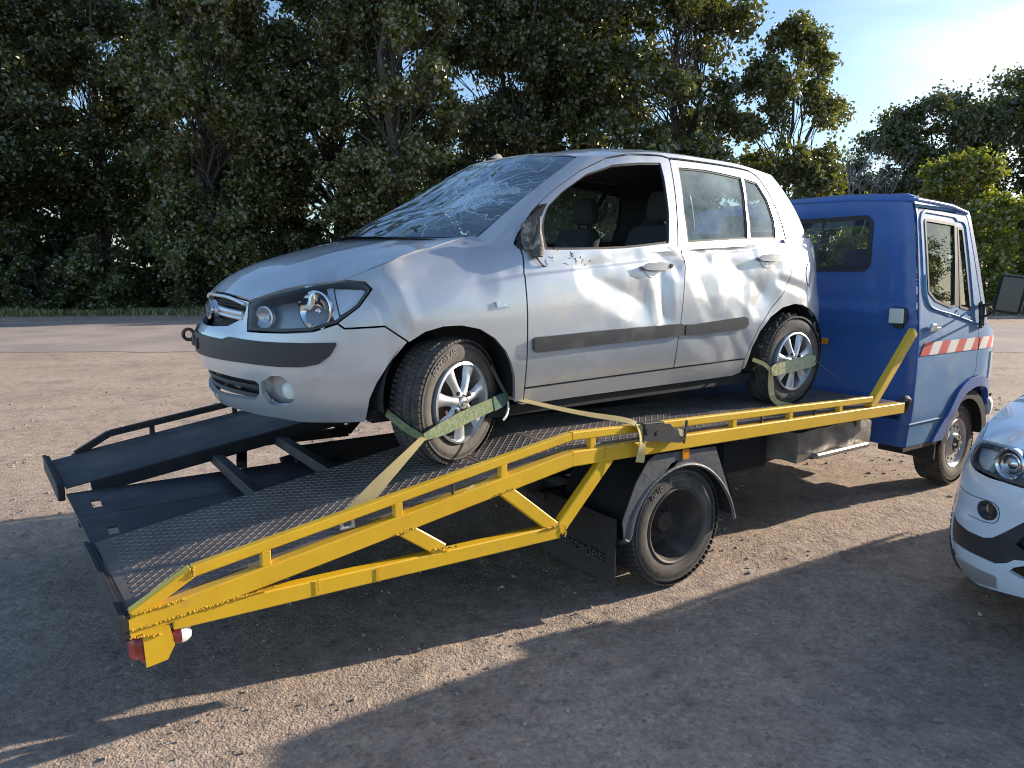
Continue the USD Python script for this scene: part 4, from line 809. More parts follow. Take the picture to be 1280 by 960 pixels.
# chassis and running gear
tobj('chassis_rail', [box(1.1, y, .57, 5.3, .07, .16, .005) for y in (.80, 1.78)], M['frame_black'])
tobj('rear_axle', [tube([(0, .25, .345), (0, 2.35, .345)], .055, 12), trimesh.creation.icosphere(2, .15).apply_translation((0, 1.3, .345)), box(0, .62, .45, 1.0, .07, .05, .01), box(0, 1.98, .45, 1.0, .07, .05, .01)], M['frame_black'])
tobj('engine_block', [box(3.2, 1.15, .55, 1.1, .9, .5, .05), box(2.6, 1.15, .55, 1.2, .4, .3, .05), box(.9, 1.3, .56, 1.6, .12, .12, .03)], M['dark'])
def twheel(name, x, y, R, front=False, steer=0.0, text=None, outer=True):
    W = UsdGeom.Xform.Define(stage, path_for(name, truck)); flip = y > YC
    W.AddTransformOp().Set(Gf.Matrix4d(*[float(v) for v in mtx(x, y, R, (0 if flip else PI) + steer).T.ravel()])); W = W.GetPrim()
    w, rr = .205, .215 if not front else .205           # outer face towards +y
    obj('tyre', [lathe(tyre_prof(R - .006, rr, w), 72, 'y'), tread_blocks(R - .007, w, 64, (-.62, -.32, 0, .32, .62))], M['rubber'], W, 30)
    obj('tyre_wall', lathe([(rr + .002, w * .435), (rr + .02, w * .485), (rr + .05, w * .503), (R - .035, w * .478)], 72, 'y'), M['rubber_dusty'], W, 40)
    if text:
        for t, a in text: obj('lettering', arc_text(t, rr + .062, .030, a, w * .495, .0035, .92), M['tyre_text'], W, False)
    if front:
        t = np.linspace(0, 2 * PI, 48, endpoint=False); ring = Polygon(np.stack([.165 * np.cos(t), .165 * np.sin(t)], 1)).difference(Polygon(np.stack([.100 * np.cos(t), .100 * np.sin(t)], 1)))
        for k in range(12):
            a = k * PI / 6; e = Point(0, 0).buffer(1, 8); import shapely.affinity as sa
            ring = ring.difference(sa.translate(sa.rotate(sa.scale(e, .011, .019), a * 180 / PI, origin=(0, 0)), .138 * math.cos(a), .138 * math.sin(a)))
        obj('rim', [prism(ring, w * .30, w * .34), lathe([(rr, .06), (rr + .004, w * .42), (rr - .006, w * .46), (rr - .016, w * .42), (rr - .026, w * .34), (.165, w * .33)], 56, 'y'), lathe([(.075, w * .46), (.100, w * .34), (.102, w * .30)], 40, 'y')], M['steel_wheel'], W, 30)
        obj('hub', lathe([(0, w * .60), (.030, w * .59), (.036, w * .50), (.075, w * .46), (.078, w * .2)], 32, 'y'), M['rusty'], W, 40)
        for k in range(6): a = k * PI / 3; obj('wheel_nut', lathe([(0, w * .56), (.011, w * .56), (.013, w * .40)], 6, 'y').apply_translation((.055 * math.cos(a), 0, .055 * math.sin(a))), M['steel_wheel'], W, False)
        obj('drum', lathe([(0, w * .1), (.165, w * .1), (.17, -.05)], 32, 'y'), M['dark'], W, 40)
    else:
        obj('rim', lathe([(rr - .002, w * .40), (rr + .004, w * .46), (rr - .004, w * .49), (rr - .014, w * .46), (rr - .020, w * .30), (rr - .034, w * .18), (rr - .045, -w * .16), (.150, -w * .30), (.10, -w * .34)], 64, 'y'), M['dual_rim'], W, 40)
        obj('hub', lathe([(0, w * .10), (.045, w * .10), (.055, w * .06), (.06, -w * .2), (.105, -w * .26), (.108, -w * .36)], 32, 'y'), M['rusty'], W, 40)
        for k in range(6): a = k * PI / 3 + .3; obj('wheel_nut', lathe([(0, -w * .14), (.011, -w * .14), (.013, -w * .34)], 6, 'y').apply_translation((.085 * math.cos(a), 0, .085 * math.sin(a))), M['rusty'], W, False)
M['dual_rim'] = pbr('brown_dusty_wheel_dish', (.055, .045, .040), .6, .3, noise=(9.0, (.13, .10, .08), .42, .75))
twheel('rear_wheel', 0, .105, .348, text=[('Grip', .92), ('PT930', 1.52)]); twheel('inner_rear_wheel', 0, .385, .346); twheel('rear_wheel', 0, 2.495, .348); twheel('inner_rear_wheel', 0, 2.215, .346)
twheel('front_wheel', 3.40, .205, .342, True, .06); twheel('front_wheel', 3.40, 2.10, .342, True, .06)
# rear mudguard with its torn edge, flap and reflector
mg = Polygon([(-.43, .35), (-.445, .468), (-.359, .655), (-.275, .765), (-.221, .790), (.247, .772), (.458, .318), (.435, .315), (.383, .452), (.258, .60), (.144, .672), (.036, .700), (-.067, .697), (-.167, .668), (-.262, .612), (-.331, .535), (-.372, .452), (-.398, .35)]).difference(Polygon([(-.175, .668), (-.10, .728), (-.04, .736), (-.075, .705), (-.12, .688)]))
def wav(m): m.vertices[:, 1] += .008 * (meshkit.fbm(m.vertices * 6, 2, 3) - .5); return m
g = prism(mg, -.030, -.024)
for _ in range(3): g = g.subdivide()
mgd = tobj('mudguard', wav(g), M['galv'])
arc = np.array([(.41 * math.cos(t) + .02, .345 + .40 * math.sin(t)) for t in np.linspace(-.02, PI + .05, 26)]); mm = tm([(x, y, z) for x, z in arc for y in (-.026, .55)], [[2 * i, 2 * i + 1, 2 * i + 3, 2 * i + 2] for i in range(25)])
tobj('wheel_arch', mm, M['dark'], mgd); lip = np.array([(-.43, -.03, .37), (-.40, -.03, .36), (-.372, -.03, .452), (-.331, -.03, .535), (-.262, -.03, .612), (-.167, -.03, .668), (-.067, -.03, .697), (.036, -.03, .700), (.144, -.03, .672), (.258, -.03, .60), (.383, -.03, .452), (.435, -.03, .315)])
tobj('mudguard_lip', tube(curve(lip, 4), .010, 8), M['galv'], mgd); tobj('mudguard_foot', box(-.42, .04, .355, .05, .14, .025, .008), M['black_plastic'], mgd)
tobj('side_reflector', box(0, -.036, .764, .052, .010, .058, .004), M['amber'])
fl = trimesh.creation.box((.008, .62, .36)).subdivide().subdivide().subdivide(); fl.apply_translation((-.47, .30, .30)); fl.vertices[:, 0] += .02 * (meshkit.fbm(fl.vertices * [1, 4, 3], 2, 9) - .5) - .06 * (fl.vertices[:, 2] < .2) * (.2 - fl.vertices[:, 2])
flap = tobj('mud_flap', fl, M['flap'])
tx = meshkit.text_mesh('Mercedes', .062, .004, True); tx.apply_translation((-tx.bounds[:, 0].mean(), 0, 0)); tx.apply_transform([[0, 0, -1, -.482], [-1, 0, 0, .27], [0, 1, 0, .225], [0, 0, 0, 1]])
tobj('flap_lettering', tx, M['flap_text'], flap, False)
# fuel tank / battered side box and exhaust
tk = trimesh.creation.box((.86, .42, .19)); 
for _ in range(4): tk = tk.subdivide()
v = tk.vertices; v[:, 1] += .05 * (v[:, 0] > .2) * (v[:, 0] - .2); v[:, 2] += np.where(v[:, 0] < -.2, (v[:, 0] + .2) * .10 * (v[:, 2] < 0), 0) + .030 * np.where(v[:, 2] < 0, np.clip(-v[:, 1], 0, 1), 0)
v += (.030 * (np.stack([meshkit.fbm(v * 5 + k * 7, 3, k) for k in range(3)], 1) - .5)); tk.apply_translation((1.58, .27, .625))
tobj('side_tank', tk, M['tank'], smooth=25, label='battered bare metal tank slung under the deck')
tobj('tank_strap', [box(x, .28, .63, .035, .44, .225, .006) for x in (1.33, 1.80)], M['frame_black']); tobj('tank_ledge', box(1.62, .045, .545, .62, .05, .035, .01), M['tank'])
tobj('silencer', tube(curve([(.95, .45, .50), (1.2, .45, .48), (1.55, .5, .48), (1.9, .6, .5)], 5), .07, 14), M['rusty'])
tobj('battery_box', box(.86, .42, .60, .42, .40, .26, .02), M['dark'])
# ---------------- cab
CYC = 1.15
def mc(m): return mir_t(m, CYC)
def cb(name, P, mat, par=None, res=.05, fl=.012, off=0.0, far=True, label=None, hole=None):
    pg = Polygon(P).buffer(0) if not hasattr(P, 'exterior') else P
    if hole is not None: pg = pg.difference(hole)
    out = [tobj(name, panel(CABS, pg, res, fl, offset=off), mat, par or truck, 30, label)]
    if far and par is None: out.append(tobj(name, mc(panel(CABS, pg, res * 1.5, fl, offset=off)), mat))
    return out
CABS.sign = 1.0
door_c = [(2.535, 2.16), (2.56, 2.20), (3.255, 2.185), (3.29, 2.15), (3.50, 1.45), (3.48, 1.335), (3.443, 1.30), (3.46, 1.13), (3.465, .97), (3.43, .905), (3.35, .895), (3.26, .86), (3.172, .80), (3.033, .62), (2.875, .43), (2.538, .43), (2.538, 1.14), (2.538, 1.6)]
w1 = Polygon([(2.632, 2.115), (3.075, 2.095), (3.055, 1.480), (2.98, 1.478), (2.76, 1.53), (2.66, 1.595)]).buffer(-.02).buffer(.02); w2 = Polygon([(3.125, 2.070), (3.195, 2.065), (3.305, 1.445), (3.14, 1.472)]).buffer(-.01).buffer(.01)
dn = cb('cab_door', Polygon(door_c).buffer(0).buffer(-.004), M['blue_faded'], res=.05, hole=unary_union([w1, w2]))
wf = lambda w, a, b: w.buffer(a).difference(w.buffer(-b))
for d, f in ((dn[0], lambda m: m), (dn[1], mc)):
    tobj('window_seal', f(panel(CABS, unary_union([wf(w1, .012, .008), wf(w2, .012, .008)]), .05, .012, offset=.004)), M['seal'], d)
    tobj('window_rib', f(panel(CABS, unary_union([w1, w2]).buffer(.075).difference(unary_union([w1, w2]).buffer(.055)), .05, .008, offset=.007)), M['cab_rib'] if False else M['blue_faded'], d)
    tobj('window', f(panel(CABS, w1, .2, 0, offset=-.012)), M['cab_glass'], d); tobj('quarter_window', f(panel(CABS, w2, .2, 0, offset=-.012)), M['cab_glass'], d)
    tobj('division_bar', f(panel(CABS, Polygon([(3.078, 2.09), (3.122, 2.075), (3.138, 1.470), (3.058, 1.478)]), .1, .02, offset=.002)), M['seal'], d)
    tobj('door_handle', f(cat_([box(2.70, .018, 1.322, .15, .022, .022, .006), box(2.68, .022, 1.335, .07, .03, .05, .01)])), M['chrome'] if d is dn[0] else M['black_plastic'], d)
    ridge = np.array([CABS(np.array(x), np.array(z)) + [0, -.004, 0] for x, z in [(2.60, 1.72), (2.605, 1.62), (2.65, 1.51), (2.75, 1.462), (3.0, 1.418), (3.27, 1.362), (3.44, 1.325)]]); tobj('pressed_ridge', f(tube(curve(ridge, 5), .009, 8)), M['ridge_paint'] if 'ridge_paint' in M else M['blue_faded'], d)
    low = np.array([CABS(np.array(x), np.array(.612)) + [0, -.002, 0] for x in np.linspace(2.50, 3.02, 8)]); tobj('door_crease', f(tube(low, .008, 8)), M['blue_faded'], d)
wing = [(3.443, 1.30), (3.46, 1.13), (3.465, .97), (3.43, .905), (3.52, .905), (3.62, .885), (3.72, .845), (3.78, .78), (3.80, .68), (4.0, .68), (4.02, 1.02), (3.97, 1.19), (3.80, 1.258), (3.62, 1.315), (3.50, 1.345), (3.48, 1.335)]
wn = cb('front_wing', Polygon(wing).buffer(0).buffer(-.003), M['blue_faded'], res=.04)
flr = Polygon([(2.875, .43), (3.033, .62), (3.172, .80), (3.26, .86), (3.35, .895), (3.52, .905), (3.62, .885), (3.72, .845), (3.78, .78), (3.80, .66), (3.765, .64), (3.745, .72), (3.70, .775), (3.62, .808), (3.52, .822), (3.436, .817), (3.33, .790), (3.25, .744), (3.164, .639), (3.07, .48), (3.03, .43)]).buffer(0)
cb('wheel_flare', flr, M['blue_flare'] if 'blue_flare' in M else M['blue'], res=.03, fl=.05, off=.022)
sp_ = Polygon([(2.49, .43), (2.875, .43), (3.03, .43), (3.0, .40), (2.49, .40)]); cb('cab_sill', sp_, M['frame_black'])
ap = Polygon([(3.262, 2.20), (3.30, 2.15), (3.51, 1.45), (3.50, 1.345), (3.62, 1.315), (3.60, 1.36), (3.335, 2.20)]).buffer(0); cb('windscreen_pillar', ap, M['blue'])
# stripe: red and white reflective tape, each block a piece
xs0 = np.linspace(2.545, 3.86, 11)
for i in range(10):
    a, b = xs0[i], xs0[i + 1]; sl = .06
    q = Polygon([(a, 1.125), (b, 1.125), (b + sl, 1.222), (a + sl, 1.222)]).intersection(Polygon([(2.545, 1), (3.452, 1), (3.452, 1.3), (2.545, 1.3)]).union(Polygon([(3.472, 1), (3.90, 1), (3.90, 1.3), (3.472, 1.3)])))
    if not q.is_empty: tobj('stripe_block', panel(CABS, q, .06, .001, offset=.005), M['stripe_red' if i % 2 == 0 else 'stripe_white'])
# rear wall: pressed sheet with a rounded corner, a window frame and two steps
XR = 2.50
def rear_x(y, z):
    e = np.minimum(y - cab_y(np.full_like(z, XR), z), 2 * CYC - cab_y(np.full_like(z, XR), z) - y); r = .05
    c = np.clip(1 - e / r, 0, 1); st = .036 / (1 + np.exp(-(z - 1.315) / .008)) - .016 / (1 + np.exp(-(z - 1.485) / .006))
    fr = np.maximum(np.abs(y - CYC) - .86, np.abs(z - 1.82) - .355); em = -.020 / (1 + np.exp(-fr / .008)) 
    rib = 0 * y
    return XR - st * 1.0 + em * (z > 1.42) + .028 * (1 - np.sqrt(np.clip(1 - c * c, 0, 1)))
REARW = Surf(lambda y, z: np.stack([rear_x(y, z), y + 0 * z, z + 0 * y], -1), -1.0)
zz = np.linspace(.43, 2.24, 24); le = [(float(cab_y(np.array(XR), np.array(z_))), z_) for z_ in zz]
rwin = Polygon([(.445, 1.765), (1.855, 1.765), (1.855, 2.145), (.445, 2.145)]).buffer(-.05).buffer(.05)
rp = Polygon(le + [(.20, 2.252), (.6, 2.284), (CYC, 2.298), (2 * CYC - .6, 2.284), (2 * CYC - .20, 2.252)] + [(2 * CYC - a, b) for a, b in le[::-1]]).buffer(0)
rw = tobj('rear_wall', panel(REARW, rp.difference(rwin), .045, .015, lines=[np.stack([np.arange(.12, 2.19, .03), np.full(69, z_)], 1) for z_ in (1.295, 1.306, 1.315, 1.324, 1.335, 1.468, 1.479, 1.485, 1.491, 1.502)] + [np.vstack([np.array(Polygon([(CYC - .86 - o_, 1.82 - .355 - o_), (CYC + .86 + o_, 1.82 - .355 - o_), (CYC + .86 + o_, 1.82 + .355 + o_), (CYC - .86 - o_, 1.82 + .355 + o_)]).exterior.interpolate(q_).coords[0]) for q_ in np.arange(0, 4.9, .03)]) for o_ in (-.016, -.006, .006, .016)]), M['blue'], smooth=40)
tobj('window_seal', panel(REARW, wf(rwin, .022, .012), .05, .012, offset=.006), M['black_plastic'], rw); tobj('rear_window', panel(REARW, rwin, .2, 0, offset=-.01), M['glass'], rw)
wl = tobj('work_lamp', box(2.43, .155, 1.418, .06, .125, .125, .02), M['black_plastic'], label='square work lamp on the cab corner')
tobj('lamp_glass', box(2.396, .155, 1.420, .012, .108, .108, .008), M['lamp_glass'], wl); tobj('lamp_bracket', box(2.45, .155, 1.345, .05, .06, .03, .006), M['frame_black'], wl)
tobj('rear_reflector', box(2.485, .765, 1.185, .012, .055, .05, .003), M['amber'])
tobj('grab_handle', tube(curve([(2.30, .03, .80), (2.36, .02, .83), (2.42, .03, .80), (2.46, .08, .72)], 5), .022, 10), M['frame_black'])
# roof with a gutter and a crown
yr0, yr1 = .15, 2 * CYC - .15
def roofz(x, y):
    q = np.abs(y - CYC) / (CYC - .13); fx = np.clip((x - 3.0) / .40, 0, 1)
    return 2.272 + .062 * (1 - q ** 4) * (1 - .6 * fx ** 2) - .075 * fx ** 2 - .02 * np.clip((x - 2.5) / .5, 0, 1) + .020 * np.exp(-((np.abs(y - CYC) - .93) / .05) ** 2) * np.exp(-((x - 2.53) / .12) ** 2)
CROOF = Surf(lambda x, y: np.stack([x + 0 * y, y + 0 * x, roofz(x, y)], -1), 1.0)
rfp = Polygon([(2.485, .14), (3.28, .155), (3.345, .21), (3.40, .6), (3.42, CYC), (3.40, 2 * CYC - .6), (3.345, 2 * CYC - .21), (3.28, 2 * CYC - .155), (2.485, 2 * CYC - .14)])
rf = tobj('cab_roof', panel(CROOF, rfp, .06, .05), M['blue'], smooth=50)
gt = [(3.345, .19, roofz(np.array(3.345), np.array(.21)) - .045), (3.28, .135, 2.195), (3.0, .125, 2.232), (2.7, .12, 2.245), (2.49, .12, 2.250), (2.462, .16, 2.252), (2.462, .6, 2.288), (2.462, CYC, 2.302), (2.462, 2 * CYC - .6, 2.288), (2.462, 2 * CYC - .16, 2.252), (2.49, 2 * CYC - .12, 2.25), (3.28, 2 * CYC - .135, 2.195)]
tobj('roof_gutter', tube(np.array(gt, float), .013, 8), M['blue'], rf)
_rs = panel(CABS, Polygon([(2.515, 2.165), (2.515, 2.245), (3.30, 2.20), (3.255, 2.19), (2.56, 2.205), (2.53, 2.16)]).buffer(0), .05, .0)
tobj('roof_side', _rs, M['blue_faded']); tobj('roof_side', mc(_rs), M['blue_faded'])
pil = Polygon([(2.524, .43), (2.545, .43), (2.545, 2.24), (2.524, 2.24)]).buffer(0); cb('door_pillar', pil, M['blue'])
# front: windscreen, bonnet, grille panel, bumper, lamps
def quad(a, b, c, d, n=8, bow=None):
    s = np.linspace(0, 1, n); S_, T_ = np.meshgrid(s, s, indexing='ij'); a, b, c, d = map(np.asarray, (a, b, c, d))
    V = ((1 - S_) * (1 - T_))[..., None] * a + (S_ * (1 - T_))[..., None] * b + (S_ * T_)[..., None] * c + ((1 - S_) * T_)[..., None] * d
    if bow is not None: V = V + (4 * S_ * (1 - S_))[..., None] * np.asarray(bow)
    i = (np.arange(n - 1)[:, None] * n + np.arange(n - 1)).ravel(); return tm(V.reshape(-1, 3), np.stack([i, i + n, i + n + 1, i + 1], 1))
Wd = lambda y: 2 * CYC - y
tobj('windscreen', quad((3.62, .12, 1.34), (3.62, Wd(.12), 1.34), (3.34, Wd(.19), 2.20), (3.34, .19, 2.20), bow=(.10, 0, 0)), M['glass'], smooth=True)
tobj('bonnet', [quad((3.60, .10, 1.325), (3.60, Wd(.10), 1.325), (3.98, Wd(.16), 1.19), (3.98, .16, 1.19), bow=(.06, 0, .03)), quad((3.98, .16, 1.19), (3.98, Wd(.16), 1.19), (4.01, Wd(.18), .68), (4.01, .18, .68), bow=(.06, 0, 0))], M['blue'], smooth=True)
gp = tobj('front_grille', quad((4.03, .5, 1.10), (4.03, Wd(.5), 1.10), (4.045, Wd(.5), .80), (4.045, .5, .80), bow=(.05, 0, 0)), M['black_plastic'], smooth=True)
for k in range(5): tobj('grille_slat', tube(np.array([(4.05 + .05 * 4 * t * (1 - t), .5 + t * (Wd(.5) - .5), .83 + .06 * k) for t in np.linspace(0, 1, 9)]), .012, 6), M['black_plastic'], gp)
for f in ((lambda m: m), mc):
    tobj('headlamp', f(box(4.02, .40, .96, .05, .34, .22, .03)), M['lamp_clear']); tobj('indicator', f(panel(CABS, Polygon([(3.735, .87), (3.735, 1.09), (3.86, 1.08), (3.85, .865)]), .03, .02, offset=.012)), M['lamp_clear']); tobj('indicator_amber', f(panel(CABS, Polygon([(3.862, .865), (3.872, 1.08), (3.99, 1.08), (3.98, .865)]), .03, .02, offset=.012)), M['amber'])
bpx = [(3.82, .075), (3.95, .12), (4.08, .25), (4.12, .6), (4.14, CYC)]; bpx = bpx + [(a, 2 * CYC - b) for a, b in bpx[::-1][1:]]; cc = curve(np.array([(a, b, .61) for a, b in bpx]), 4)
_ct = np.gradient(cc, axis=0); _cn = np.stack([_ct[:, 1], -_ct[:, 0], 0 * _ct[:, 0]], 1); _cn /= np.linalg.norm(_cn, axis=1, keepdims=True)
_sec = [(-.02, -.075), (.02, -.065), (.03, -.02), (.03, .03), (.015, .065), (-.025, .07)]; _bv = np.stack([cc + _cn * a + [0, 0, b] for a, b in _sec], 1).reshape(-1, 3); _nb = len(_sec)
tobj('front_bumper', tm(_bv, [[i * _nb + j, i * _nb + (j + 1) % _nb, (i + 1) * _nb + (j + 1) % _nb, (i + 1) * _nb + j] for i in range(len(cc) - 1) for j in range(_nb)] + [[0, 1, 2, 3], [0, 3, 4, 5], [len(_bv) - 6, len(_bv) - 3, len(_bv) - 4, len(_bv) - 5], [len(_bv) - 6, len(_bv) - 1, len(_bv) - 2, len(_bv) - 3]]), M['white_plastic']); tobj('front_apron', quad((4.0, .12, .70), (4.0, Wd(.12), .70), (3.98, Wd(.2), .50), (3.98, .2, .50), bow=(.06, 0, 0)), M['frame_black'])
for f in ((lambda m: m), mc):
    w_ = lathe([(.30, .06), (.375, .06), (.38, .5)], 30, 'y', -.1, PI + .1); tobj('wheel_arch', f(w_.apply_translation((3.42, 0, .42))), M['dark'])
    tobj('mud_apron', f(box(2.98, .30, .42, .03, .45, .30, .005)), M['black_plastic'])
M['mirror_glass'] = pbr('mirror_glass_dark_reflection', (.012, .016, .026), .05, 0)  # dark scenery it would reflect is put into the glass colour
# door mirror on two arms, with its bracket on the pillar
for f, far in ((lambda m: m, False), (mc, True)):
    pm = np.array([3.10, -.30, 1.575]); rng_ = hull(np.vstack([trimesh.creation.icosphere(2, .035).vertices * [.8, 1, 1] + [dx_, a_ * .055, b_ * .105] for dx_, a_, b_ in [(-.01, -1, -1), (-.01, 1, -1), (-.01, 1, 1), (-.01, -1, 1), (.03, -.6, -.7), (.03, .6, -.7), (.03, .6, .7), (.03, -.6, .7)]]))
    mm_ = tobj('door_mirror', f(moved(rng_, mtx(*pm, .30, .03, .14))), M['seal']); tobj('mirror_glass', f(moved(box(-.0395, 0, 0, .004, .140, .245, .02), mtx(*pm, .30, .03, .14))), M['mirror_glass'], mm_)
    tobj('mirror_arm', f(cat_([tube(curve([(3.43, .05, 1.475), (3.32, -.10, 1.50), (3.15, -.22, 1.545)], 5), .009, 8), tube(curve([(3.44, .03, 1.375), (3.32, -.10, 1.43), (3.15, -.24, 1.50)], 5), .009, 8)])), M['frame_black'], mm_)
    tobj('mirror_bracket', f(cat_([tube([(3.44, .025, 1.31), (3.42, .035, 1.50)], .014, 8), tube([(3.42, .03, 1.50), (3.52, .05, 1.47), (3.53, .05, 1.30), (3.44, .025, 1.31)], .011, 8)])), M['frame_black'], mm_)
# inside of the cab
tobj('cab_lining', [box(3.0, CYC, .66, 1.0, 2.05, .05), quad((2.56, .14, 1.30), (2.56, Wd(.14), 1.30), (2.56, Wd(.16), .6), (2.56, .16, .6)), quad((2.60, .2, 2.235), (2.60, Wd(.2), 2.235), (3.30, Wd(.2), 2.19), (3.30, .2, 2.19)), hull([(3.35, .12, 1.30), (3.35, Wd(.12), 1.30), (3.62, .14, 1.33), (3.62, Wd(.14), 1.33), (3.45, .14, .9), (3.45, Wd(.14), .9)])], M['interior'])
def cab_seat(y, w):
    s_ = tobj('seat', [box(3.0, y, .98, .5, w, .16, .05), moved(box(0, 0, 0, .14, w * .92, .62, .05), mtx(2.72, y, 1.34, 0, -.12))], M['seat_cloth']); tobj('head_restraint', box(2.67, y, 1.80, .10, .30, .24, .05), M['seat_cloth'], s_)
M['seat_cloth'] = pbr('dark_seat_cloth', (.030, .032, .048), .9)
cab_seat(.62, .52); cab_seat(1.55, .85)
sw2 = lathe([(.20, -.014), (.214, 0), (.20, .014), (.186, 0), (.20, -.014)], 32, 'x'); tobj('steering_wheel', moved(cat_([sw2, bar((0, -.19, 0), (0, .19, 0), .03, .015)]), mtx(3.28, 1.65, 1.42, PI, -.9)), M['black_plastic'])
# ------------------------------------------------------------------ the white SUV at the right edge (x forward from its nose, y to its left)
SUV_M = TRUCK_M @ mtx(SUV_T[0], SUV_T[1], 0, PI)
suv = thing('white_suv', 'pale white sport utility car with dark lower bumper band parked beside the tow truck', 'car', SUV_M)
def sobj(name, mesh, mat, par=suv, smooth=35): return obj(name, mesh, mat, par, smooth)
def SP(P, shr=.003): return Polygon(P).buffer(0).buffer(-shr)
hl_s = [(1.0, .845), (1.004, .876), (.90, .892), (.751, .903), (.62, .908), (.50, .905), (.415, .880), (.385, .815), (.40, .782), (.467, .766), (.557, .769), (.651, .769), (.761, .776), (.863, .795), (.962, .822)]
arch_s = [(_vs[7] - .05 + .50 * math.cos(t), .40 + .50 * math.sin(t)) for t in np.linspace(-.40, PI + .40, 26)]
up_s = [(0, .60), (.20, .615), (.36, .633), (.43, .612), (.50, .548), (.555, .497), (.60, .480), (.70, .478), (.80, .490), (.90, .515), (.945, .56), (.96, .66), (1.0, .80), (.962, .818), (.863, .791), (.761, .772), (.651, .765), (.557, .765), (.467, .762), (.395, .780), (.37, .70), (.30, .66), (.15, .652), (0, .652)]
blk_s = [(0, .60), (.20, .615), (.36, .633), (.43, .612), (.50, .548), (.555, .497), (.60, .480), (.70, .478), (.80, .490), (.90, .515), (.945, .555), (.93, .40), (.90, .375), (.75, .378), (.60, .380), (.54, .378), (.48, .405), (.45, .432), (.38, .448), (.25, .452), (0, .452)]
lip_s = [(0, .452), (.25, .452), (.38, .448), (.45, .432), (.48, .405), (.54, .378), (.60, .380), (.75, .378), (.90, .375), (.925, .36), (.90, .26), (.82, .19), (.70, .195), (.54, .225), (.40, .25), (.2, .26), (0, .262)]
intake = SP([(0, .43), (.30, .428), (.39, .425), (.45, .39), (.47, .365), (.42, .352), (.3, .345), (0, .345)], -.001)
foglamp_s = Point(.614, .612).buffer(.048)
import shapely.affinity as saf
foglamp_s = saf.scale(foglamp_s, 1.25, .95)
for s in (1, -1):
    f = (lambda m: m) if s > 0 else mirror_y
    bsec = sobj('front_bumper', f(panel(SBELT, SP(up_s, .002).difference(foglamp_s), .03, .02)), M['white_blue'])
    sobj('bumper_band', f(panel(SBELT, SP(blk_s, .001).difference(SP([(0, .59), (.2, .60), (.33, .61), (.38, .60), (.44, .54), (.46, .50), (.40, .475), (0, .475)])), .03, .02, offset=-.008)), M['black_plastic'], bsec)
    sobj('band_grille', f(panel(SBELT, SP([(0, .59), (.2, .60), (.33, .61), (.38, .60), (.44, .54), (.46, .50), (.40, .475), (0, .475)], -.01), .05, 0, offset=-.06)), M['dark'], bsec)
    sobj('lower_bumper', f(panel(SBELT, SP(lip_s, .002).difference(intake), .025, .02, offset=-.004)), M['white_blue'], bsec)
    sobj('lower_intake', f(panel(SBELT, intake.buffer(.01), .05, 0, offset=-.07)), M['dark'], bsec)
    sobj('skid_recess', f(panel(SBELT, SP([(.52, .32), (.74, .315), (.86, .30), (.84, .225), (.70, .215), (.54, .245)]).buffer(-.01).buffer(.01), .03, .012, offset=.004)), M['lip_silver'] if 'lip_silver' in M else M['silver_trim'], bsec)
    sobj('fog_lamp', f(panel(SBELT, foglamp_s.buffer(-.003), .02, .01, offset=-.022)), M['chrome_dark'] if 'chrome_dark' in M else M['chrome'], bsec)
    sobj('fog_ring', f(panel(SBELT, foglamp_s.buffer(.002).difference(foglamp_s.buffer(-.012)), .02, .03, offset=-.002)), M['black_plastic'], bsec)
    sobj('washer_cover', f(panel(SBELT, SP([(.575, .725), (.655, .725), (.65, .682), (.58, .682)]).buffer(-.006).buffer(.006), .02, .004, offset=.004)), M['white_blue'], bsec)
    line = np.array([SBELT(np.array(a), np.array(b)) for a, b in [(.86, .665), (.75, .655), (.62, .66), (.56, .648), (.545, .61), (.56, .57), (.62, .556), (.72, .555)]]); sobj('fog_panel_line', f(tube(curve(line, 4), .0022, 5)), M['dark'], bsec)
    h = sobj('headlight', f(panel(SBELT, SP(hl_s, .004), .025, .02)), M['lens'])
    sobj('housing', f(panel(SBELT, SP(hl_s, -.002), .04, 0, offset=-.085)), M['headlamp_grey'], h)
    hb_ = SP(hl_s, .004); sobj('bezel', f(panel(SBELT, hb_.difference(hb_.buffer(-.012)), .025, .05, offset=-.004)), M['dark'], h)
    for sc, r in ((.600, .075), (.440, .066)):
        c = SBELT(np.array(sc), np.array(.836)); nn = np.array([.93, .33 if sc > .5 else .18, 0])
        ring = moved(cat_([lathe([(r, -.05), (r + .004, .0), (r - .004, .006), (r - .012, 0), (r - .014, -.05)], 36, 'x'), lathe([(r * .66, -.045), (r * .68, -.006), (r * .60, -.004), (r * .58, -.045)], 36, 'x')]), mtx(*(c - nn * .035), math.atan2(nn[1], nn[0]))); sobj('lamp_ring', f(ring), M['chrome'], h)
        pl = moved(lathe([(0, .004), (r * .3, .0), (r * .5, -.014), (r * .58, -.034)], 28, 'x'), mtx(*(c - nn * .040), math.atan2(nn[1], nn[0]))); sobj('projector', f(pl), M['projector'] if 'projector' in M else M['chrome'], h)
        bk_ = moved(lathe([(r * .6, -.03), (r - .014, -.02), (r, -.05)], 28, 'x'), mtx(*(c - nn * .040), math.atan2(nn[1], nn[0]))); sobj('lamp_dish', f(bk_), M['chrome'], h)
    sobj('indicator_lens', f(panel(SBELT, SP([(.985, .842), (.99, .866), (.90, .885), (.76, .893), (.715, .885), (.70, .84), (.715, .79), (.76, .786), (.86, .803)]), .03, .03, offset=-.03)), M['lamp_clear'], h)
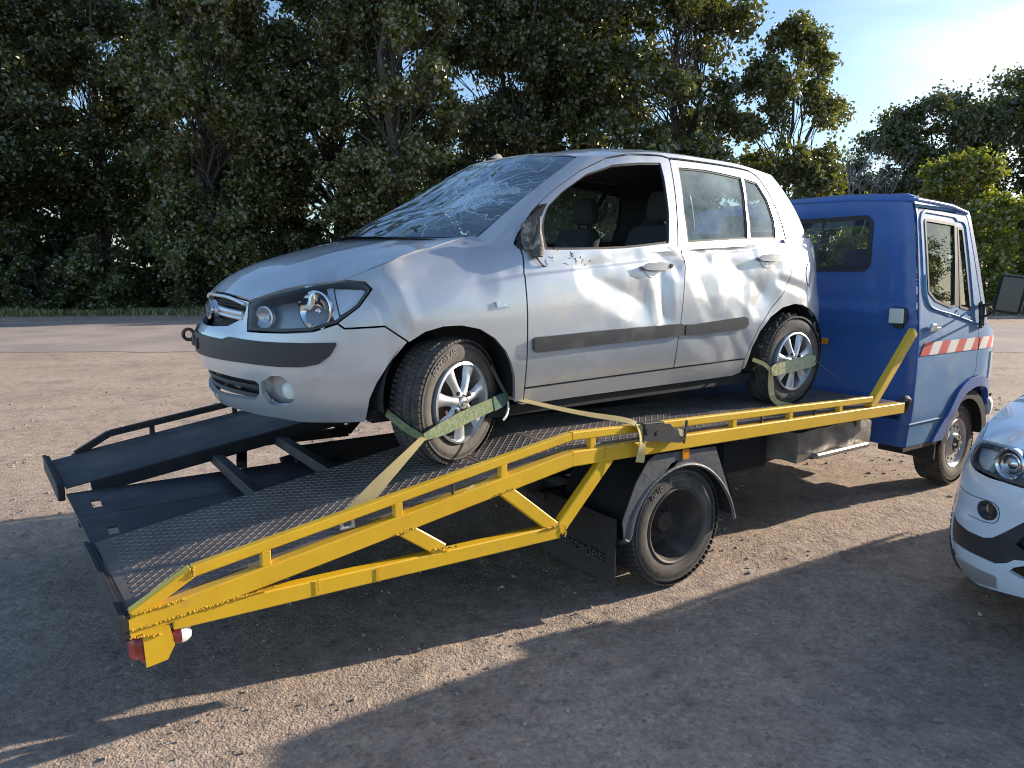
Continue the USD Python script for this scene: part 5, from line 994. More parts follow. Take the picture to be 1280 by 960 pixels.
    wing_s = Polygon([(1.0, .80), (1.002, .845), (1.006, .880), (1.08, .92), (1.2, .955), (1.5, 1.02), (2.0, 1.07), (2.35, 1.09), (2.35, .30)] + [p for p in arch_s[::1] if p[1] > .30] + [(.955, .56), (.96, .66)]).buffer(0)
    wing_s = Polygon([(1.0, .80), (1.002, .845), (1.006, .880), (1.08, .92), (1.2, .955), (1.5, 1.02), (2.0, 1.07), (2.35, 1.09), (2.35, .30), (.93, .30), (.93, .56), (.96, .66)]).buffer(0).difference(Polygon(arch_s).buffer(0)); wing_s = max(getattr(wing_s, 'geoms', [wing_s]), key=lambda g: g.area)
    sobj('front_wing', f(panel(SBELT, wing_s.buffer(-.003), .05, .015)), M['white_blue'])
    ra = Polygon([(_vs[7] + 2.87 + .46 * math.cos(t), .40 + .48 * math.sin(t)) for t in np.linspace(-.4, PI + .4, 26)]).buffer(0)
    for a, b, nm in ((2.355, 3.42, 'front_door'), (3.43, 4.35, 'rear_door')):
        dp = Polygon([(a, .30), (b, .30), (b, 1.12), (a, 1.10)]).difference(ra); d = sobj(nm, f(panel(SBELT, dp.buffer(-.003), .08, .015)), M['white_blue'])
        hp = SBELT(np.array(b - .18), np.array(.95)); sobj('door_handle', f(box(hp[0], hp[1] + .02, hp[2], .20, .03, .035, .01)), M['white_blue'], d)
    qp = Polygon([(4.355, .30), (V_END, .30), (V_END, 1.12), (4.355, 1.12)]).difference(ra); qp = max(getattr(qp, 'geoms', [qp]), key=lambda g: g.area); sobj('rear_quarter', f(panel(SBELT, qp, .08, .015)), M['white_blue'])
    sobj('rear_lamp', f(panel(SBELT, Polygon([(V_END - .85, .72), (V_END - .50, .72), (V_END - .5, .98), (V_END - .85, .95)]), .06, .02, offset=.006)), M['red_lens'])
    for cx, R in ((-.87, .365), (-3.69, .365)):
        W = UsdGeom.Xform.Define(stage, path_for('wheel', suv)); W.AddTransformOp().Set(Gf.Matrix4d(*[float(v) for v in mtx(cx, s * .808, R, 0 if s > 0 else PI).T.ravel()])); W = W.GetPrim()
        obj('tyre', [lathe(tyre_prof(R - .005, .245, .265), 64, 'y'), tread_blocks(R - .006, .265, 60)], M['rubber'], W, 30); a_ = alloy(.245); obj('rim', [a_.apply_translation((0, .09, 0)), lathe([(0, .11), (.04, .11), (.06, .06), (.225, .03), (.23, -.1)], 40, 'y')], M['rim'], W, 35)
        wl_ = lathe([(.12, .35), (.46, .35), (.47, .86)], 26, 'y', -.1, PI + .1); sobj('wheel_arch', f(wl_.apply_translation((cx, 0, .40))), M['dark'])
M['projector'] = M['chrome']
# bonnet
sm = [(0, .905), (.2, .906), (.50, .909), (.62, .912), (.751, .907), (.90, .896), (1.006, .884), (1.08, .92), (1.2, .955), (1.5, 1.02), (2.0, 1.07)]
sr = SBELT(np.array([a for a, _ in sm]), np.array([b for _, b in sm]))
_shz = PchipInterpolator([-1.8, -1.5, -1.1, -.7, -.4, -.2, -.1, -.05, .0], [1.23, 1.19, 1.155, 1.10, 1.045, .985, .94, .91, .87])
def sh0(x, y): return _shz(x) - .12 * np.abs(y) ** 2.5 + .008 * np.exp(-((np.abs(y) - .45 - .1 * x) / .06) ** 2)
_sr2 = np.unique(np.round(np.vstack([sr, sr * [1, -1, 1]]), 5), axis=0)
_sfit = RBFInterpolator(_sr2[:, :2], _sr2[:, 2] - sh0(_sr2[:, 0], _sr2[:, 1]), kernel='linear', smoothing=1e-4)
SHOOD = Surf(lambda x, y: np.stack([x + 0 * y, y + 0 * x, sh0(x, y) + _sfit(np.stack([x, y], -1).reshape(-1, 2)).reshape(np.shape(x))], -1), 1.0)
hp_ = np.vstack([sr[:, :2], [(-1.45, .72), (-1.36, .45), (-1.30, 0)]]); sobj('bonnet', panel(SHOOD, Polygon(np.vstack([hp_, hp_[::-1] * [1, -1]])).buffer(0).buffer(-.004), .05, .02), M['white_blue'])
for s in (1, -1):     # twin grille and badge at the middle of the nose
    gpz = SP([(.03, .69), (.05, .86), (.12, .895), (.28, .89), (.34, .85), (.33, .72), (.28, .675), (.08, .672)]).buffer(-.02).buffer(.02); f = (lambda m: m) if s > 0 else mirror_y
    gk = sobj('kidney_grille', f(panel(SBELT, gpz.difference(gpz.buffer(-.022)), .03, .02, offset=.012)), M['chrome']); sobj('grille_back', f(panel(SBELT, gpz, .05, 0, offset=-.03)), M['dark'], gk)
    for k in range(7): sobj('grille_bar', f(tube(np.array([SBELT(np.array(.06 + .04 * k), np.array(z_)) - [.005, 0, 0] for z_ in (.69, .78, .87)]), .006, 5)), M['chrome'], gk)
    nose = SP([(.0, .652), (.15, .652), (.30, .66), (.37, .70), (.395, .78), (.385, .815), (.415, .880), (.50, .905), (.2, .902), (0, .902)]).difference(gpz.buffer(-.01)); sobj('nose_panel', f(panel(SBELT, nose, .04, .01)), M['white_blue'])
bd = lathe([(0, .006), (.034, .006), (.041, 0)], 32, 'x'); sobj('badge', moved(bd, mtx(.012, 0, .925, 0, -.6)), M['black_plastic'])
# upper body
def sq(P, mat, name, bow=None, par=suv): return sobj(name, quad(*P, bow=bow), mat, par, True)
yb, yr_ = .84, .64
sq([(-1.36, -.74, 1.14), (-1.36, .74, 1.14), (-2.10, .62, 1.68), (-2.10, -.62, 1.68)], M['glass'], 'windscreen', (.10, 0, .03))
sq([(-2.10, -.62, 1.68), (-2.10, .62, 1.68), (-3.95, .60, 1.66), (-3.95, -.60, 1.66)], M['white_blue'], 'roof', (0, 0, .07))
sq([(-4.55, .70, 1.10), (-4.55, -.70, 1.10), (-3.95, -.60, 1.66), (-3.95, .60, 1.66)], M['glass'], 'rear_window', (-.06, 0, 0))
sobj('rear_body', [quad((-4.62, .5, .4), (-4.62, -.5, .4), (-4.55, -.70, 1.12), (-4.55, .70, 1.12))], M['white_blue'])
for s in (1, -1):
    f = (lambda m: m) if s > 0 else mirror_y
    SG = Surf(lambda x, v: np.stack([x + 0 * v, .865 + (.62 - .865) * v + .02 * 4 * v * (1 - v), 1.09 + .59 * v + 0 * x], -1), -1.0)
    fr_ = Polygon([(-1.38, 0), (-1.95, .92), (-2.15, 1.0), (-3.95, 1.0), (-4.55, .0)]); ws_ = [Polygon([(-1.75, .06), (-2.12, .84), (-2.62, .86), (-2.62, .06)]), Polygon([(-2.74, .06), (-2.74, .86), (-3.45, .85), (-3.55, .06)]), Polygon([(-3.65, .06), (-3.56, .84), (-3.85, .82), (-4.25, .06)])]
    g_ = sobj('side_frame', f(panel(SG, fr_.difference(unary_union(ws_)), .08, .02)), M['white_blue'])
    for w_ in ws_: sobj('side_window', f(panel(SG, w_.buffer(.02), .2, 0, offset=-.012)), M['glass'], g_)
    sobj('roof_rail', f(tube(curve([(-2.15, .62, 1.69), (-2.4, .61, 1.725), (-3.6, .59, 1.72), (-3.85, .60, 1.68)], 5), .018, 8)), M['black_plastic'])
    mr2 = sobj('door_mirror', f(hull([(-2.0 + a * .06, .955 + b * .07, 1.17 + c * .075) for a, b, c in [(x * 2 - 1, y_ * 2 - 1, z_ * 2 - 1) for x, y_, z_ in np.ndindex(2, 2, 2)]])), M['white_blue']); sobj('mirror_arm', f(bar((-1.95, .84, 1.10), (-1.98, .93, 1.13), .05, .04)), M['black_plastic'], mr2)
sobj('underbody', [box(-2.3, 0, .38, 3.9, 1.35, .22, .03), box(-.75, 0, .62, 1.1, .95, .40, .05), box(-2.6, 0, .80, 2.2, 1.6, .5, .05)], M['dark'])
sobj('seats', [box(-2.45, y, 1.15, .5, .5, .7, .08) for y in (-.38, .38)] + [box(-3.4, 0, 1.1, .4, 1.3, .6, .08)], M['interior'])
# ------------------------------------------------------------------ lashing straps (given in the truck's frame)
def ribbon(P, W, N, th=.003):
    """flat webbing along P, widths W, N = face normals"""
    P, N = np.asarray(P, float), np.asarray(N, float); W = np.broadcast_to(W, len(P)); T = np.gradient(P, axis=0); V = []
    for p, t, n, w in zip(P, T, N, W):
        t = t / np.linalg.norm(t); n = n - t * (n @ t); n /= np.linalg.norm(n); s = np.cross(t, n)
        V += [p - s * w / 2 + n * th / 2, p + s * w / 2 + n * th / 2, p + s * w / 2 - n * th / 2, p - s * w / 2 - n * th / 2]
    k = len(P); F = []
    for i in range(k - 1):
        for j in range(4): F.append([4 * i + j, 4 * i + (j + 1) % 4, 4 * i + 4 + (j + 1) % 4, 4 * i + 4 + j])
    F += [[3, 2, 1, 0], [4 * k - 4, 4 * k - 3, 4 * k - 2, 4 * k - 1]]; return tm(V, F)
def lerp(a, b, n): t = np.linspace(0, 1, n)[:, None]; return np.asarray(a) * (1 - t) + np.asarray(b) * t
def gobj(name, mesh, mat, par, smooth=40): return obj(name, mesh, mat, par, smooth)
st1 = thing('wheel_strap', 'yellow and green webbing strap lashed over the front wheel of the silver car', 'strap', TRUCK_M, 'wheel straps')
out = np.array([-.12, -.95, .25]); 
WL, WR, R0 = np.array([-1.478, .150, 1.012]), np.array([-.893, .362, 1.106]), np.array([-1.895, .012, ztop(-1.9) + .05])
gobj('webbing', ribbon(lerp(R0, WL, 12), np.interp(np.linspace(0, 1, 12), [0, .35, 1], [.060, .058, .024]), lerp((-.4, -.6, .7), (-.3, -.9, .35), 12)), M['strap'], st1)
nm = np.array([.34, -.93, .10])
gobj('sleeve', ribbon(lerp(WL, WR, 14) + .004 * np.sin(np.linspace(0, 9, 14))[:, None] * nm, np.interp(np.linspace(0, 1, 14), [0, .12, .2, .85, 1], [.032, .050, .066, .064, .045]), np.tile(nm, (14, 1)), .007), M['strap_green'], st1)
gobj('sleeve_end', ribbon(lerp(WL + (WR - WL) * .80 + nm * .008, WR + nm * .006, 5), [.070, .070, .068, .06, .045], np.tile(nm, (5, 1)), .006), M['strap_teal'] if 'strap_teal' in M else M['strap_green'], st1)
_C2T = np.linalg.inv(TRUCK_M) @ CAR_M
def tyre_pt(dist, th, r_=.300):
    ax, fw = np.array([-math.sin(.36), math.cos(.36), 0]), np.array([math.cos(.36), math.sin(.36), 0]); p = np.array([0, .725, .292]) + ax * (.086 - dist) + r_ * (math.cos(th) * fw + math.sin(th) * np.array([0, 0, 1]))
    return (_C2T @ np.r_[p * CAR_K, 1])[:3], _C2T[:3, :3] @ (math.cos(th) * fw + math.sin(th) * np.array([0, 0, 1]))
_tp = [tyre_pt(d_, t_) for d_, t_ in ((-.004, -.34), (.03, -.30), (.07, -.24), (.11, -.17), (.15, -.10), (.175, -.05))]
gobj('webbing_behind', ribbon([WL] + [p for p, _ in _tp], [.03, .042, .046, .046, .044, .042, .040], [_tp[0][1]] + [n_ for _, n_ in _tp]), M['strap_green'], st1)
rt0 = np.array([-.40, -.075, .975])
gobj('webbing', ribbon(curve([WR, (-.78, .27, 1.075), (-.58, .08, 1.025), (-.43, -.04, .995), rt0], 5), np.interp(np.linspace(0, 1, 21), [0, .15, 1], [.024, .034, .045]), lerp((.2, -.6, .8), (.1, -.7, .7), 21)), M['strap'], st1)
gobj('webbing', ribbon(curve([WR, (-.93, .375, 1.18), (-.974, .39, 1.27)], 5), .02, np.tile((.3, -.9, .2), (11, 1))), M['strap_dark'] if 'strap_dark' in M else M['strap'], st1)
gobj('loose_end', ribbon(curve([WR, (-.905, .335, 1.06), (-.93, .315, 1.02), (-.95, .315, 1.0)], 4), .014, np.tile((.3, -.9, .2), (13, 1))), M['white_plastic'], st1)
gobj('strap_tail', ribbon(curve([rt0 + [.005, -.01, .01], (-.395, -.098, .93), (-.39, -.100, .87), (-.40, -.095, .79)], 5), np.interp(np.linspace(0, 1, 16), [0, .3, .6, 1], [.07, .055, .045, .050]), np.tile((.1, -1, .05), (16, 1)) + .3 * np.sin(np.linspace(0, 5, 16))[:, None] * [1, 0, 0]), M['strap'], st1)
rat = [hull([(x, y, z) for x, z in ((-.385, .90), (-.375, .985), (-.20, .965), (-.10, .865), (-.12, .855), (-.20, .895)) for y in (-.105 + d_, -.101 + d_)]) for d_ in (0, .045)]
rat += [tube([(-.355, -.108, .945), (-.355, -.05, .945)], .016, 10), tube([(-.29, -.108, .93), (-.29, -.05, .93)], .012, 10), bar((-.39, -.08, .985), (-.24, -.08, .978), .05, .008), tube([(-.10, -.105, .875), (-.10, -.05, .875)], .010, 8)]
rc = gobj('ratchet', rat, M['ratchet_steel'] if 'ratchet_steel' in M else M['frame_black'], st1, 25)
gobj('ratchet_lever', bar((-.055, -.085, .965), (-.085, -.095, .845), .012, .018), M['black_plastic'], rc); gobj('webbing', ribbon(lerp((-.20, -.078, .925), (-.07, -.075, .885), 5), .055, np.tile((.2, -.95, .2), (5, 1))), M['strap_pale'] if 'strap_pale' in M else M['strap'], rc)
st2 = thing('wheel_strap', 'green webbing strap lashed across the rear wheel of the silver car', 'strap', TRUCK_M, 'wheel straps')
RL, RR = np.array([1.072, .238, 1.106]), np.array([1.556, .240, 1.143]); n2 = np.array([0, -1, .05])
gobj('sleeve', ribbon(lerp(RL, RR, 10) + .003 * np.sin(np.linspace(0, 7, 10))[:, None] * n2, np.interp(np.linspace(0, 1, 10), [0, .15, .9, 1], [.05, .085, .085, .06]), np.tile(n2, (10, 1)), .006), M['strap_teal'] if 'strap_teal' in M else M['strap_green'], st2)
gobj('sleeve_patch', ribbon(lerp(RL + n2 * .007, RL + (RR - RL) * .30 + n2 * .007, 6), [.05, .075, .08, .08, .08, .075], np.tile(n2, (6, 1)), .004), M['strap_pale'] if 'strap_pale' in M else M['strap'], st2)
gobj('webbing', ribbon(curve([RL, (1.085, .238, 1.0), (1.075, .20, .92), (1.06, .06, .90)], 5), np.interp(np.linspace(0, 1, 16), [0, .3, 1], [.028, .045, .04]), np.tile((-.3, -1, .1), (16, 1))), M['strap'], st2)
gobj('webbing', ribbon(lerp(RR, (2.15, .33, .885), 8), .022, np.tile((.2, -.5, .8), (8, 1))), M['strap_dark'] if 'strap_dark' in M else M['strap'], st2)
gobj('webbing_behind', ribbon(curve([RL, (1.02, .25, 1.15), (.965, .30, 1.18)], 4), .026, np.tile((-.6, -.6, .4), (9, 1))), M['strap'], st2)
# ------------------------------------------------------------------ ground, road, verge
def grade(lo, a, b, hi, step, grow=1.16):
    L = list(np.arange(a, b, step)); s, x = step, a; pre = []
    while x > lo: s = min(s * grow, 60); x -= s; pre.append(x)
    s, x = step, L[-1]; post = []
    while x < hi: s = min(s * grow, 60); x += s; post.append(x)
    return np.array(pre[::-1] + L + post)
gx, gy = grade(-420, -5.5, 6.5, 420, .032), grade(-420, 1.6, 8.6, 900, .032, 1.06)
GX, GY = np.meshgrid(gx, gy, indexing='ij')
Q = np.stack([GX, GY, 0 * GX], -1)
Tinv = np.linalg.inv(TRUCK_M)
def ground_z(Q):
    d = np.hypot(Q[..., 0], Q[..., 1] - 3); near = np.clip(1.3 - d / 16, 0, 1)
    stones = (np.clip(meshkit.noise(Q * 13, 4) - .62, 0, 1) * .026 + np.clip(meshkit.noise(Q * 24, 8) - .58, 0, 1) * .020) * np.clip(2.2 * meshkit.fbm(Q * .9, 2, 14) - .55, .12, 1)
    z = near * (stones + .010 * (meshkit.fbm(Q * 5, 3, 2) - .5)) + 0 * d
    # a tyre's print beside the truck
    tx = Q[..., 0] * Tinv[0, 0] + Q[..., 1] * Tinv[0, 1] + Tinv[0, 3]; ty = Q[..., 0] * Tinv[1, 0] + Q[..., 1] * Tinv[1, 1] + Tinv[1, 3]
    for y0, w, x0, x1 in ((.02, .16, .35, 3.0), (-.30, .14, .5, 2.6)):
        m = np.clip(1 - np.abs((ty - y0 - .03 * np.sin(tx * 1.3)) / w) ** 4, 0, 1) * np.clip((tx - x0) / .3, 0, 1) * np.clip((x1 - tx) / .5, 0, 1)
        z = z * (1 - .65 * m) + m * .009 * np.sin((tx + .45 * np.abs(ty - y0)) * 2 * PI / .085)
    return z - .010
GZ = ground_z(Q); n_, m_ = GX.shape
i = (np.arange(n_ - 1)[:, None] * m_ + np.arange(m_ - 1)).ravel()
def gravel_mat():
    nodes = {'tc': ('texture_coordinate', {}), 'p': ('principled_bsdf', dict(roughness=.95)),
        'n1': ('noise_texture', dict(scale=.55, detail=6.0, roughness=.62)), 'r1': ('rgb_ramp', dict(ramp=[(.30, (.355, .270, .210)), (.50, (.448, .345, .268)), (.72, (.495, .392, .310))])),
        'n2': ('noise_texture', dict(scale=9.0, detail=8.0, roughness=.72)), 'r2': ('rgb_ramp', dict(ramp=[(.30, (.62, .60, .60)), (.52, (1, 1, 1)), (.75, (1.14, 1.10, 1.06))])), 'm1': ('mix_color', dict(blend_type='multiply', fac=1.0, use_clamp=False)),
        'v': ('voronoi_texture', dict(scale=42.0, randomness=1.0)), 'vw': ('rgb_to_bw', {}), 'rv': ('rgb_ramp', dict(ramp=[(.0, (.55, .52, .50)), (.25, (.9, .9, .9)), (.8, (1.0, 1.0, 1.0)), (1.0, (1.32, 1.26, 1.20))])), 'm2': ('mix_color', dict(blend_type='multiply', fac=.85, use_clamp=False)),
        'v2': ('voronoi_texture', dict(scale=110.0, randomness=1.0)), 'hs': ('math', dict(math_type='multiply_add', value2=-.8)), 'b1': ('bump', dict(distance=.010, strength=.42)), 'b2': ('bump', dict(distance=.006, strength=.5)), 'n3': ('noise_texture', dict(scale=30.0, detail=6.0, roughness=.7)),
        'n4': ('noise_texture', dict(scale=1.7, detail=5.0, roughness=.6)), 'd4': ('map_range', dict(from_min=.52, from_max=.70, to_min=0.0, to_max=.55, clamp=True)), 'm3': ('mix_color', dict(b=(.175, .142, .120))), 'n5': ('noise_texture', dict(scale=48.0, detail=7.0, roughness=.75)), 'r5': ('rgb_ramp', dict(ramp=[(.28, (.42, .40, .39)), (.40, (.82, .80, .79)), (.52, (1.0, 1.0, 1.0)), (.66, (1.30, 1.26, 1.20))])), 'm4': ('mix_color', dict(blend_type='multiply', fac=1.0, use_clamp=False))}
    links = [('tc.object', 'n1.vector'), ('tc.object', 'n2.vector'), ('tc.object', 'n3.vector'), ('tc.object', 'n4.vector'), ('tc.object', 'v.vector'), ('tc.object', 'v2.vector'), ('n1.fac', 'r1.fac'), ('n2.fac', 'r2.fac'), ('r1.color', 'm1.a'), ('r2.color', 'm1.b'),
        ('v.color', 'vw.color'), ('vw.val', 'rv.fac'), ('m1.result', 'm2.a'), ('rv.color', 'm2.b'), ('n4.fac', 'd4.value'), ('d4.result', 'm3.fac'), ('m2.result', 'm3.a'), ('tc.object', 'n5.vector'), ('n5.fac', 'r5.fac'), ('m3.result', 'm4.a'), ('r5.color', 'm4.b'), ('m4.result', 'p.base_color'),
        ('v.distance', 'hs.value1'), ('n3.fac', 'hs.value3'), ('hs.value', 'b1.height'), ('v2.distance', 'b2.height'), ('b1.normal', 'b2.normal'), ('b2.normal', 'p.normal')]
    return material('gravel', nodes, links, 'p.BSDF')
M['gravel'] = gravel_mat()
obj('ground', tm(np.stack([GX, GY, GZ], -1).reshape(-1, 3), np.stack([i, i + m_, i + m_ + 1, i + 1], 1)), M['gravel'], None, True, None, 'structure')
# the old road beyond the lot: a worn strip with ragged edges
rx = np.arange(-120, 120.1, .8); e0 = 16.3 + .8 * (meshkit.fbm(np.stack([rx * .25, 0 * rx, 0 * rx], -1), 3, 21) - .5) * 2; e1 = 25.0 + .5 * (meshkit.fbm(np.stack([rx * .25, 0 * rx, 0 * rx], -1), 3, 22) - .5) * 2
rq = np.stack([np.stack([rx, e0 + (e1 - e0) * t], -1) for t in np.linspace(0, 1, 6)], 1); rz = ground_z(np.concatenate([rq, np.zeros((*rq.shape[:2], 1))], -1)) + .006
k = len(rx); ii = (np.arange(k - 1)[:, None] * 6 + np.arange(5)).ravel()
M['asphalt'] = pbr('dusty_old_asphalt', (.275, .232, .205), .9, noise=(.5, (.385, .315, .262), .38, .62), bump=(60.0, .006))
obj('road', tm(np.concatenate([rq, rz[..., None]], -1).reshape(-1, 3), np.stack([ii, ii + 6, ii + 7, ii + 1], 1)), M['asphalt'], None, True, None, 'structure')
er = np.random.default_rng(31)
# loose stones: scattered pebbles, four shapes
peb = UsdGeom.PointInstancer.Define(stage, '/World/loose_gravel'); tag(peb.GetPrim(), 'loose grey and tan gravel stones strewn over the dirt lot', 'gravel', None, 'stuff')
protos = []
for q_ in range(4):
    b = trimesh.creation.icosphere(1, 1.0); b.vertices = b.vertices * er.uniform(.55, 1.1, 3) * (1 + .35 * (meshkit.noise(b.vertices * 1.6 + q_ * 5, q_) - .5))[:, None]
    mt = pbr(f'stone_{["grey", "tan", "dark", "pale"][q_]}', [(.30, .255, .215), (.38, .30, .235), (.13, .108, .092), (.42, .365, .31)][q_], .9, noise=(30.0, [(.22, .185, .155), (.30, .235, .185), (.19, .155, .13), (.32, .275, .225)][q_], .4, .7))
    pm_ = usdkit.mesh(stage, f'/World/loose_gravel/stone{"" if q_ == 0 else f"_{q_:03d}"}', b, mt, 25); protos.append(pm_.GetPath())
N = 15000; R_ = 1.6 + 11 * er.uniform(0, 1, N) ** 1.4; A_ = er.uniform(-.72, .72, N); X = R_ * np.sin(A_); Y = R_ * np.cos(A_)
dens = meshkit.fbm(np.stack([X * .8, Y * .8, 0 * X], -1), 3, 12); keep = dens > er.uniform(.30, .60, N); X, Y = X[keep], Y[keep]; n = len(X)
S = np.clip(.0032 * er.pareto(2.3, n) + .0028, 0, .014); S *= np.clip(R_[keep] / 5, .75, 1.5)
keep2 = np.ones(n, bool); tt = (np.stack([X, Y, 0 * X, 0 * X + 1], -1) @ Tinv.T)[:, :2]
for wx, wy in ((0, .1), (0, .4), (3.4, .2), (0, 2.5), (0, 2.2), (3.4, 2.1), (1.6, -1.0)): keep2 &= np.hypot(tt[:, 0] - wx, tt[:, 1] - wy) > .28
X, Y, S = X[keep2], Y[keep2], S[keep2]; n = len(X)
Z = ground_z(np.stack([X, Y, 0 * X], -1)) + S * .25
peb.CreatePrototypesRel().SetTargets(protos); peb.CreateProtoIndicesAttr(Vt.IntArray([int(v) for v in er.choice(4, n, p=[.40, .38, .16, .06])]))
peb.CreatePositionsAttr(Vt.Vec3fArray.FromNumpy(np.stack([X, Y, Z], 1).astype(np.float32))); sc3 = S[:, None] * er.uniform(.7, 1.3, (n, 3)) * [1, 1, .75]; peb.CreateScalesAttr(Vt.Vec3fArray.FromNumpy(sc3.astype(np.float32)))
ya = er.uniform(0, 2 * PI, n); peb.CreateOrientationsAttr(Vt.QuathArray([Gf.Quath(float(math.cos(a / 2)), 0, 0, float(math.sin(a / 2))) for a in ya]))
# ------------------------------------------------------------------ trees
def leaf_mat(name, c1, c2, trans=.32, gloss=.12):
    nodes = {'g': ('geometry', {}), 'r': ('rgb_ramp', dict(ramp=[(0.0, c1), (.7, c2), (1.0, tuple(min(1, v * 1.5) for v in c2))])), 'd': ('diffuse_bsdf', dict(roughness=.5)), 't': ('translucent_bsdf', {}), 'm': ('mix_closure', dict(fac=trans)), 'gl': ('glossy_bsdf', dict(color=(1, .97, .85), roughness=.34)), 'm2': ('mix_closure', dict(fac=gloss)),
        'tw': ('mix_color', dict(blend_type='multiply', fac=1.0, b=(1.5, 1.35, .5), use_clamp=False))}
    return material(name, nodes, [('g.random_per_island', 'r.fac'), ('r.color', 'd.color'), ('r.color', 'tw.a'), ('tw.result', 't.color'), ('d.BSDF', 'm.closure1'), ('t.BSDF', 'm.closure2'), ('m.closure', 'm2.closure1'), ('gl.BSDF', 'm2.closure2')], 'm2.closure')
M['leaf_dark'] = leaf_mat('dark_green_leaves', (.072, .092, .024), (.145, .160, .044), .42, .12)
M['leaf_olive'] = leaf_mat('olive_green_leaves', (.098, .116, .028), (.185, .194, .052), .45, .12)
M['leaf_lime'] = leaf_mat('yellow_green_leaves', (.17, .21, .03), (.33, .35, .055), .55)
M['bark'] = pbr('bark', (.050, .042, .036), .95, noise=(6.0, (.10, .085, .07), .4, .7), bump=(20.0, .02))
M['bark_grey'] = pbr('pale_dead_twigs', (.26, .24, .23), .95)
def leaves(C, Rr, per, size, r, flat=.75, droop=.35):
    """folded leaves in clumps at C (k, 3) with radii Rr"""
    k = len(C); n = (per * Rr ** 2 / np.mean(Rr ** 2)).astype(int); idx = np.repeat(np.arange(k), n); N_ = len(idx)
    TW = 11; tw = r.normal(size=(k, TW, 3)) + [0, 0, .25]; tw /= np.linalg.norm(tw, axis=2, keepdims=True); ln = r.uniform(.75, 1.5, (k, TW))
    ti = r.integers(0, TW, N_); d = tw[idx, ti]; t = np.sqrt(r.uniform(.02, 1.0, N_)); rad = Rr[idx] * ln[idx, ti] * t
    P = C[idx] + d * rad[:, None] * [1, 1, flat] + r.normal(0, 1, (N_, 3)) * (Rr[idx] * (.10 + .16 * t))[:, None]; P[:, 2] -= .28 * Rr[idx] * t ** 2
    nrm = d * .5 + r.normal(0, .7, (N_, 3)) + [0, 0, .18]; nrm /= np.linalg.norm(nrm, axis=1, keepdims=True)
    ax = r.normal(size=(N_, 3)) + d * .5 - [0, 0, droop]; ax -= nrm * (ax * nrm).sum(1, keepdims=True); ax /= np.linalg.norm(ax, axis=1, keepdims=True); sd = np.cross(nrm, ax)
    L = size * r.uniform(.65, 1.35, N_)[:, None]; w = L * .36
    V = np.stack([P - ax * L * .5, P + sd * w + nrm * w * .25, P + ax * L * .5, P - sd * w + nrm * w * .25], 1).reshape(-1, 3); b = np.arange(N_) * 4
    F = np.vstack([np.stack([b, b + 1, b + 2], 1), np.stack([b, b + 2, b + 3], 1)]); return tm(V, F)
def limb(a, b, r0, r1, r, wob=.06, n=7):
    t = np.linspace(0, 1, n); P = np.asarray(a) + (np.asarray(b) - a) * t[:, None]; L = np.linalg.norm(np.asarray(b) - a); P[1:-1] += r.normal(0, wob * L, (n - 2, 3)) * [1, 1, .5]; P[:, 2] += .10 * L * np.sin(t * PI)
    return tube(P, r0 + (r1 - r0) * t ** .8, 7)
def make_tree(name, seed, H, RX, base, leafm, nclump, per, size, lean=0.0, stems=1, shape=1.0, label='', cat='tree', top_only=False, hidden=True):
    r = np.random.default_rng(seed); C, RR = [], []
    while len(C) < nclump:
        u = r.uniform(0, 1); z = base + (H - base) * u; env = RX * (np.sin(PI * np.clip(u * .82 + .12, 0, 1)) ** shape) * (.80 + .30 * meshkit.noise(np.array([[seed * 1.3, u * 4, 0.]]), 2)[0])
        a = r.uniform(0, 2 * PI); rad = env * math.sqrt(r.uniform(.10, 1.0)) * (.75 + .5 * meshkit.noise(np.array([[math.cos(a) * 1.5 + seed, math.sin(a) * 1.5, u * 3]]), 4)[0]); p = np.array([rad * math.cos(a) + lean * u * H, rad * math.sin(a), z]); q = r.uniform(.5, 1.1) * RX * .25
        if all(np.linalg.norm((p - c) * [1, 1, 1.2]) > .50 * q for c in C): C.append(p); RR.append(q)
    C, RR = np.array(C), np.array(RR); bm = []
    for s in range(stems):
        o = np.array([r.normal(0, .25 * (stems > 1)), r.normal(0, .25 * (stems > 1)), -.1]); tp = np.array([lean * H * .8 + r.normal(0, .1 * RX * (1 + 2 * (stems > 1))), r.normal(0, .1 * RX * (1 + 2 * (stems > 1))), H * .86]); n = 9; t = np.linspace(0, 1, n); T = o + (tp - o) * t[:, None]; T[1:-1, :2] += r.normal(0, .018 * H, (n - 2, 2)); tr = .020 * H / stems ** .5; bm.append(tube(T, tr * (1 - .86 * t) + .012, 9))
        for c, q in zip(C[s::stems], RR[s::stems]):
            zt = np.clip((c[2] - base) / (H - base) * .75 + .08, .1, .95) * .9; st = o + (tp - o) * zt
            bm.append(limb(st, c, max(.02, tr * .36 * (1 - zt)), .012, r, .05, 6))
            if q > RX * .2:
                for _ in range(2): bm.append(limb(c + (st - c) * .3, c + r.normal(0, .6 * q, 3), .018, .006, r, .05, 4))
    t = thing(name, label, cat, None, {'tree': 'trees behind the lot', 'bush': 'yellow green bushes beyond the road', 'shrub': 'dark shrubs under the trees'}[cat]); obj('trunk', bm, M['bark'], t, 60); obj('crown', leaves(C, RR, per, size, r), leafm, t, False, kind=None); return t
def place_first(prim, x, y, rz, s):
    xf = UsdGeom.Xformable(prim); xf.ClearXformOpOrder(); xf.AddTransformOp(UsdGeom.XformOp.PrecisionDouble, 'place').Set(Gf.Matrix4d(*[float(v) for v in (mtx(x, y, 0, rz) @ np.diag([s, s, s, 1])).T.ravel()]))
def put(src, x, y, rz, s, label): return copy_of(src, src.GetName(), mtx(x, y, 0, rz) @ np.diag([s, s, s, 1]), label)
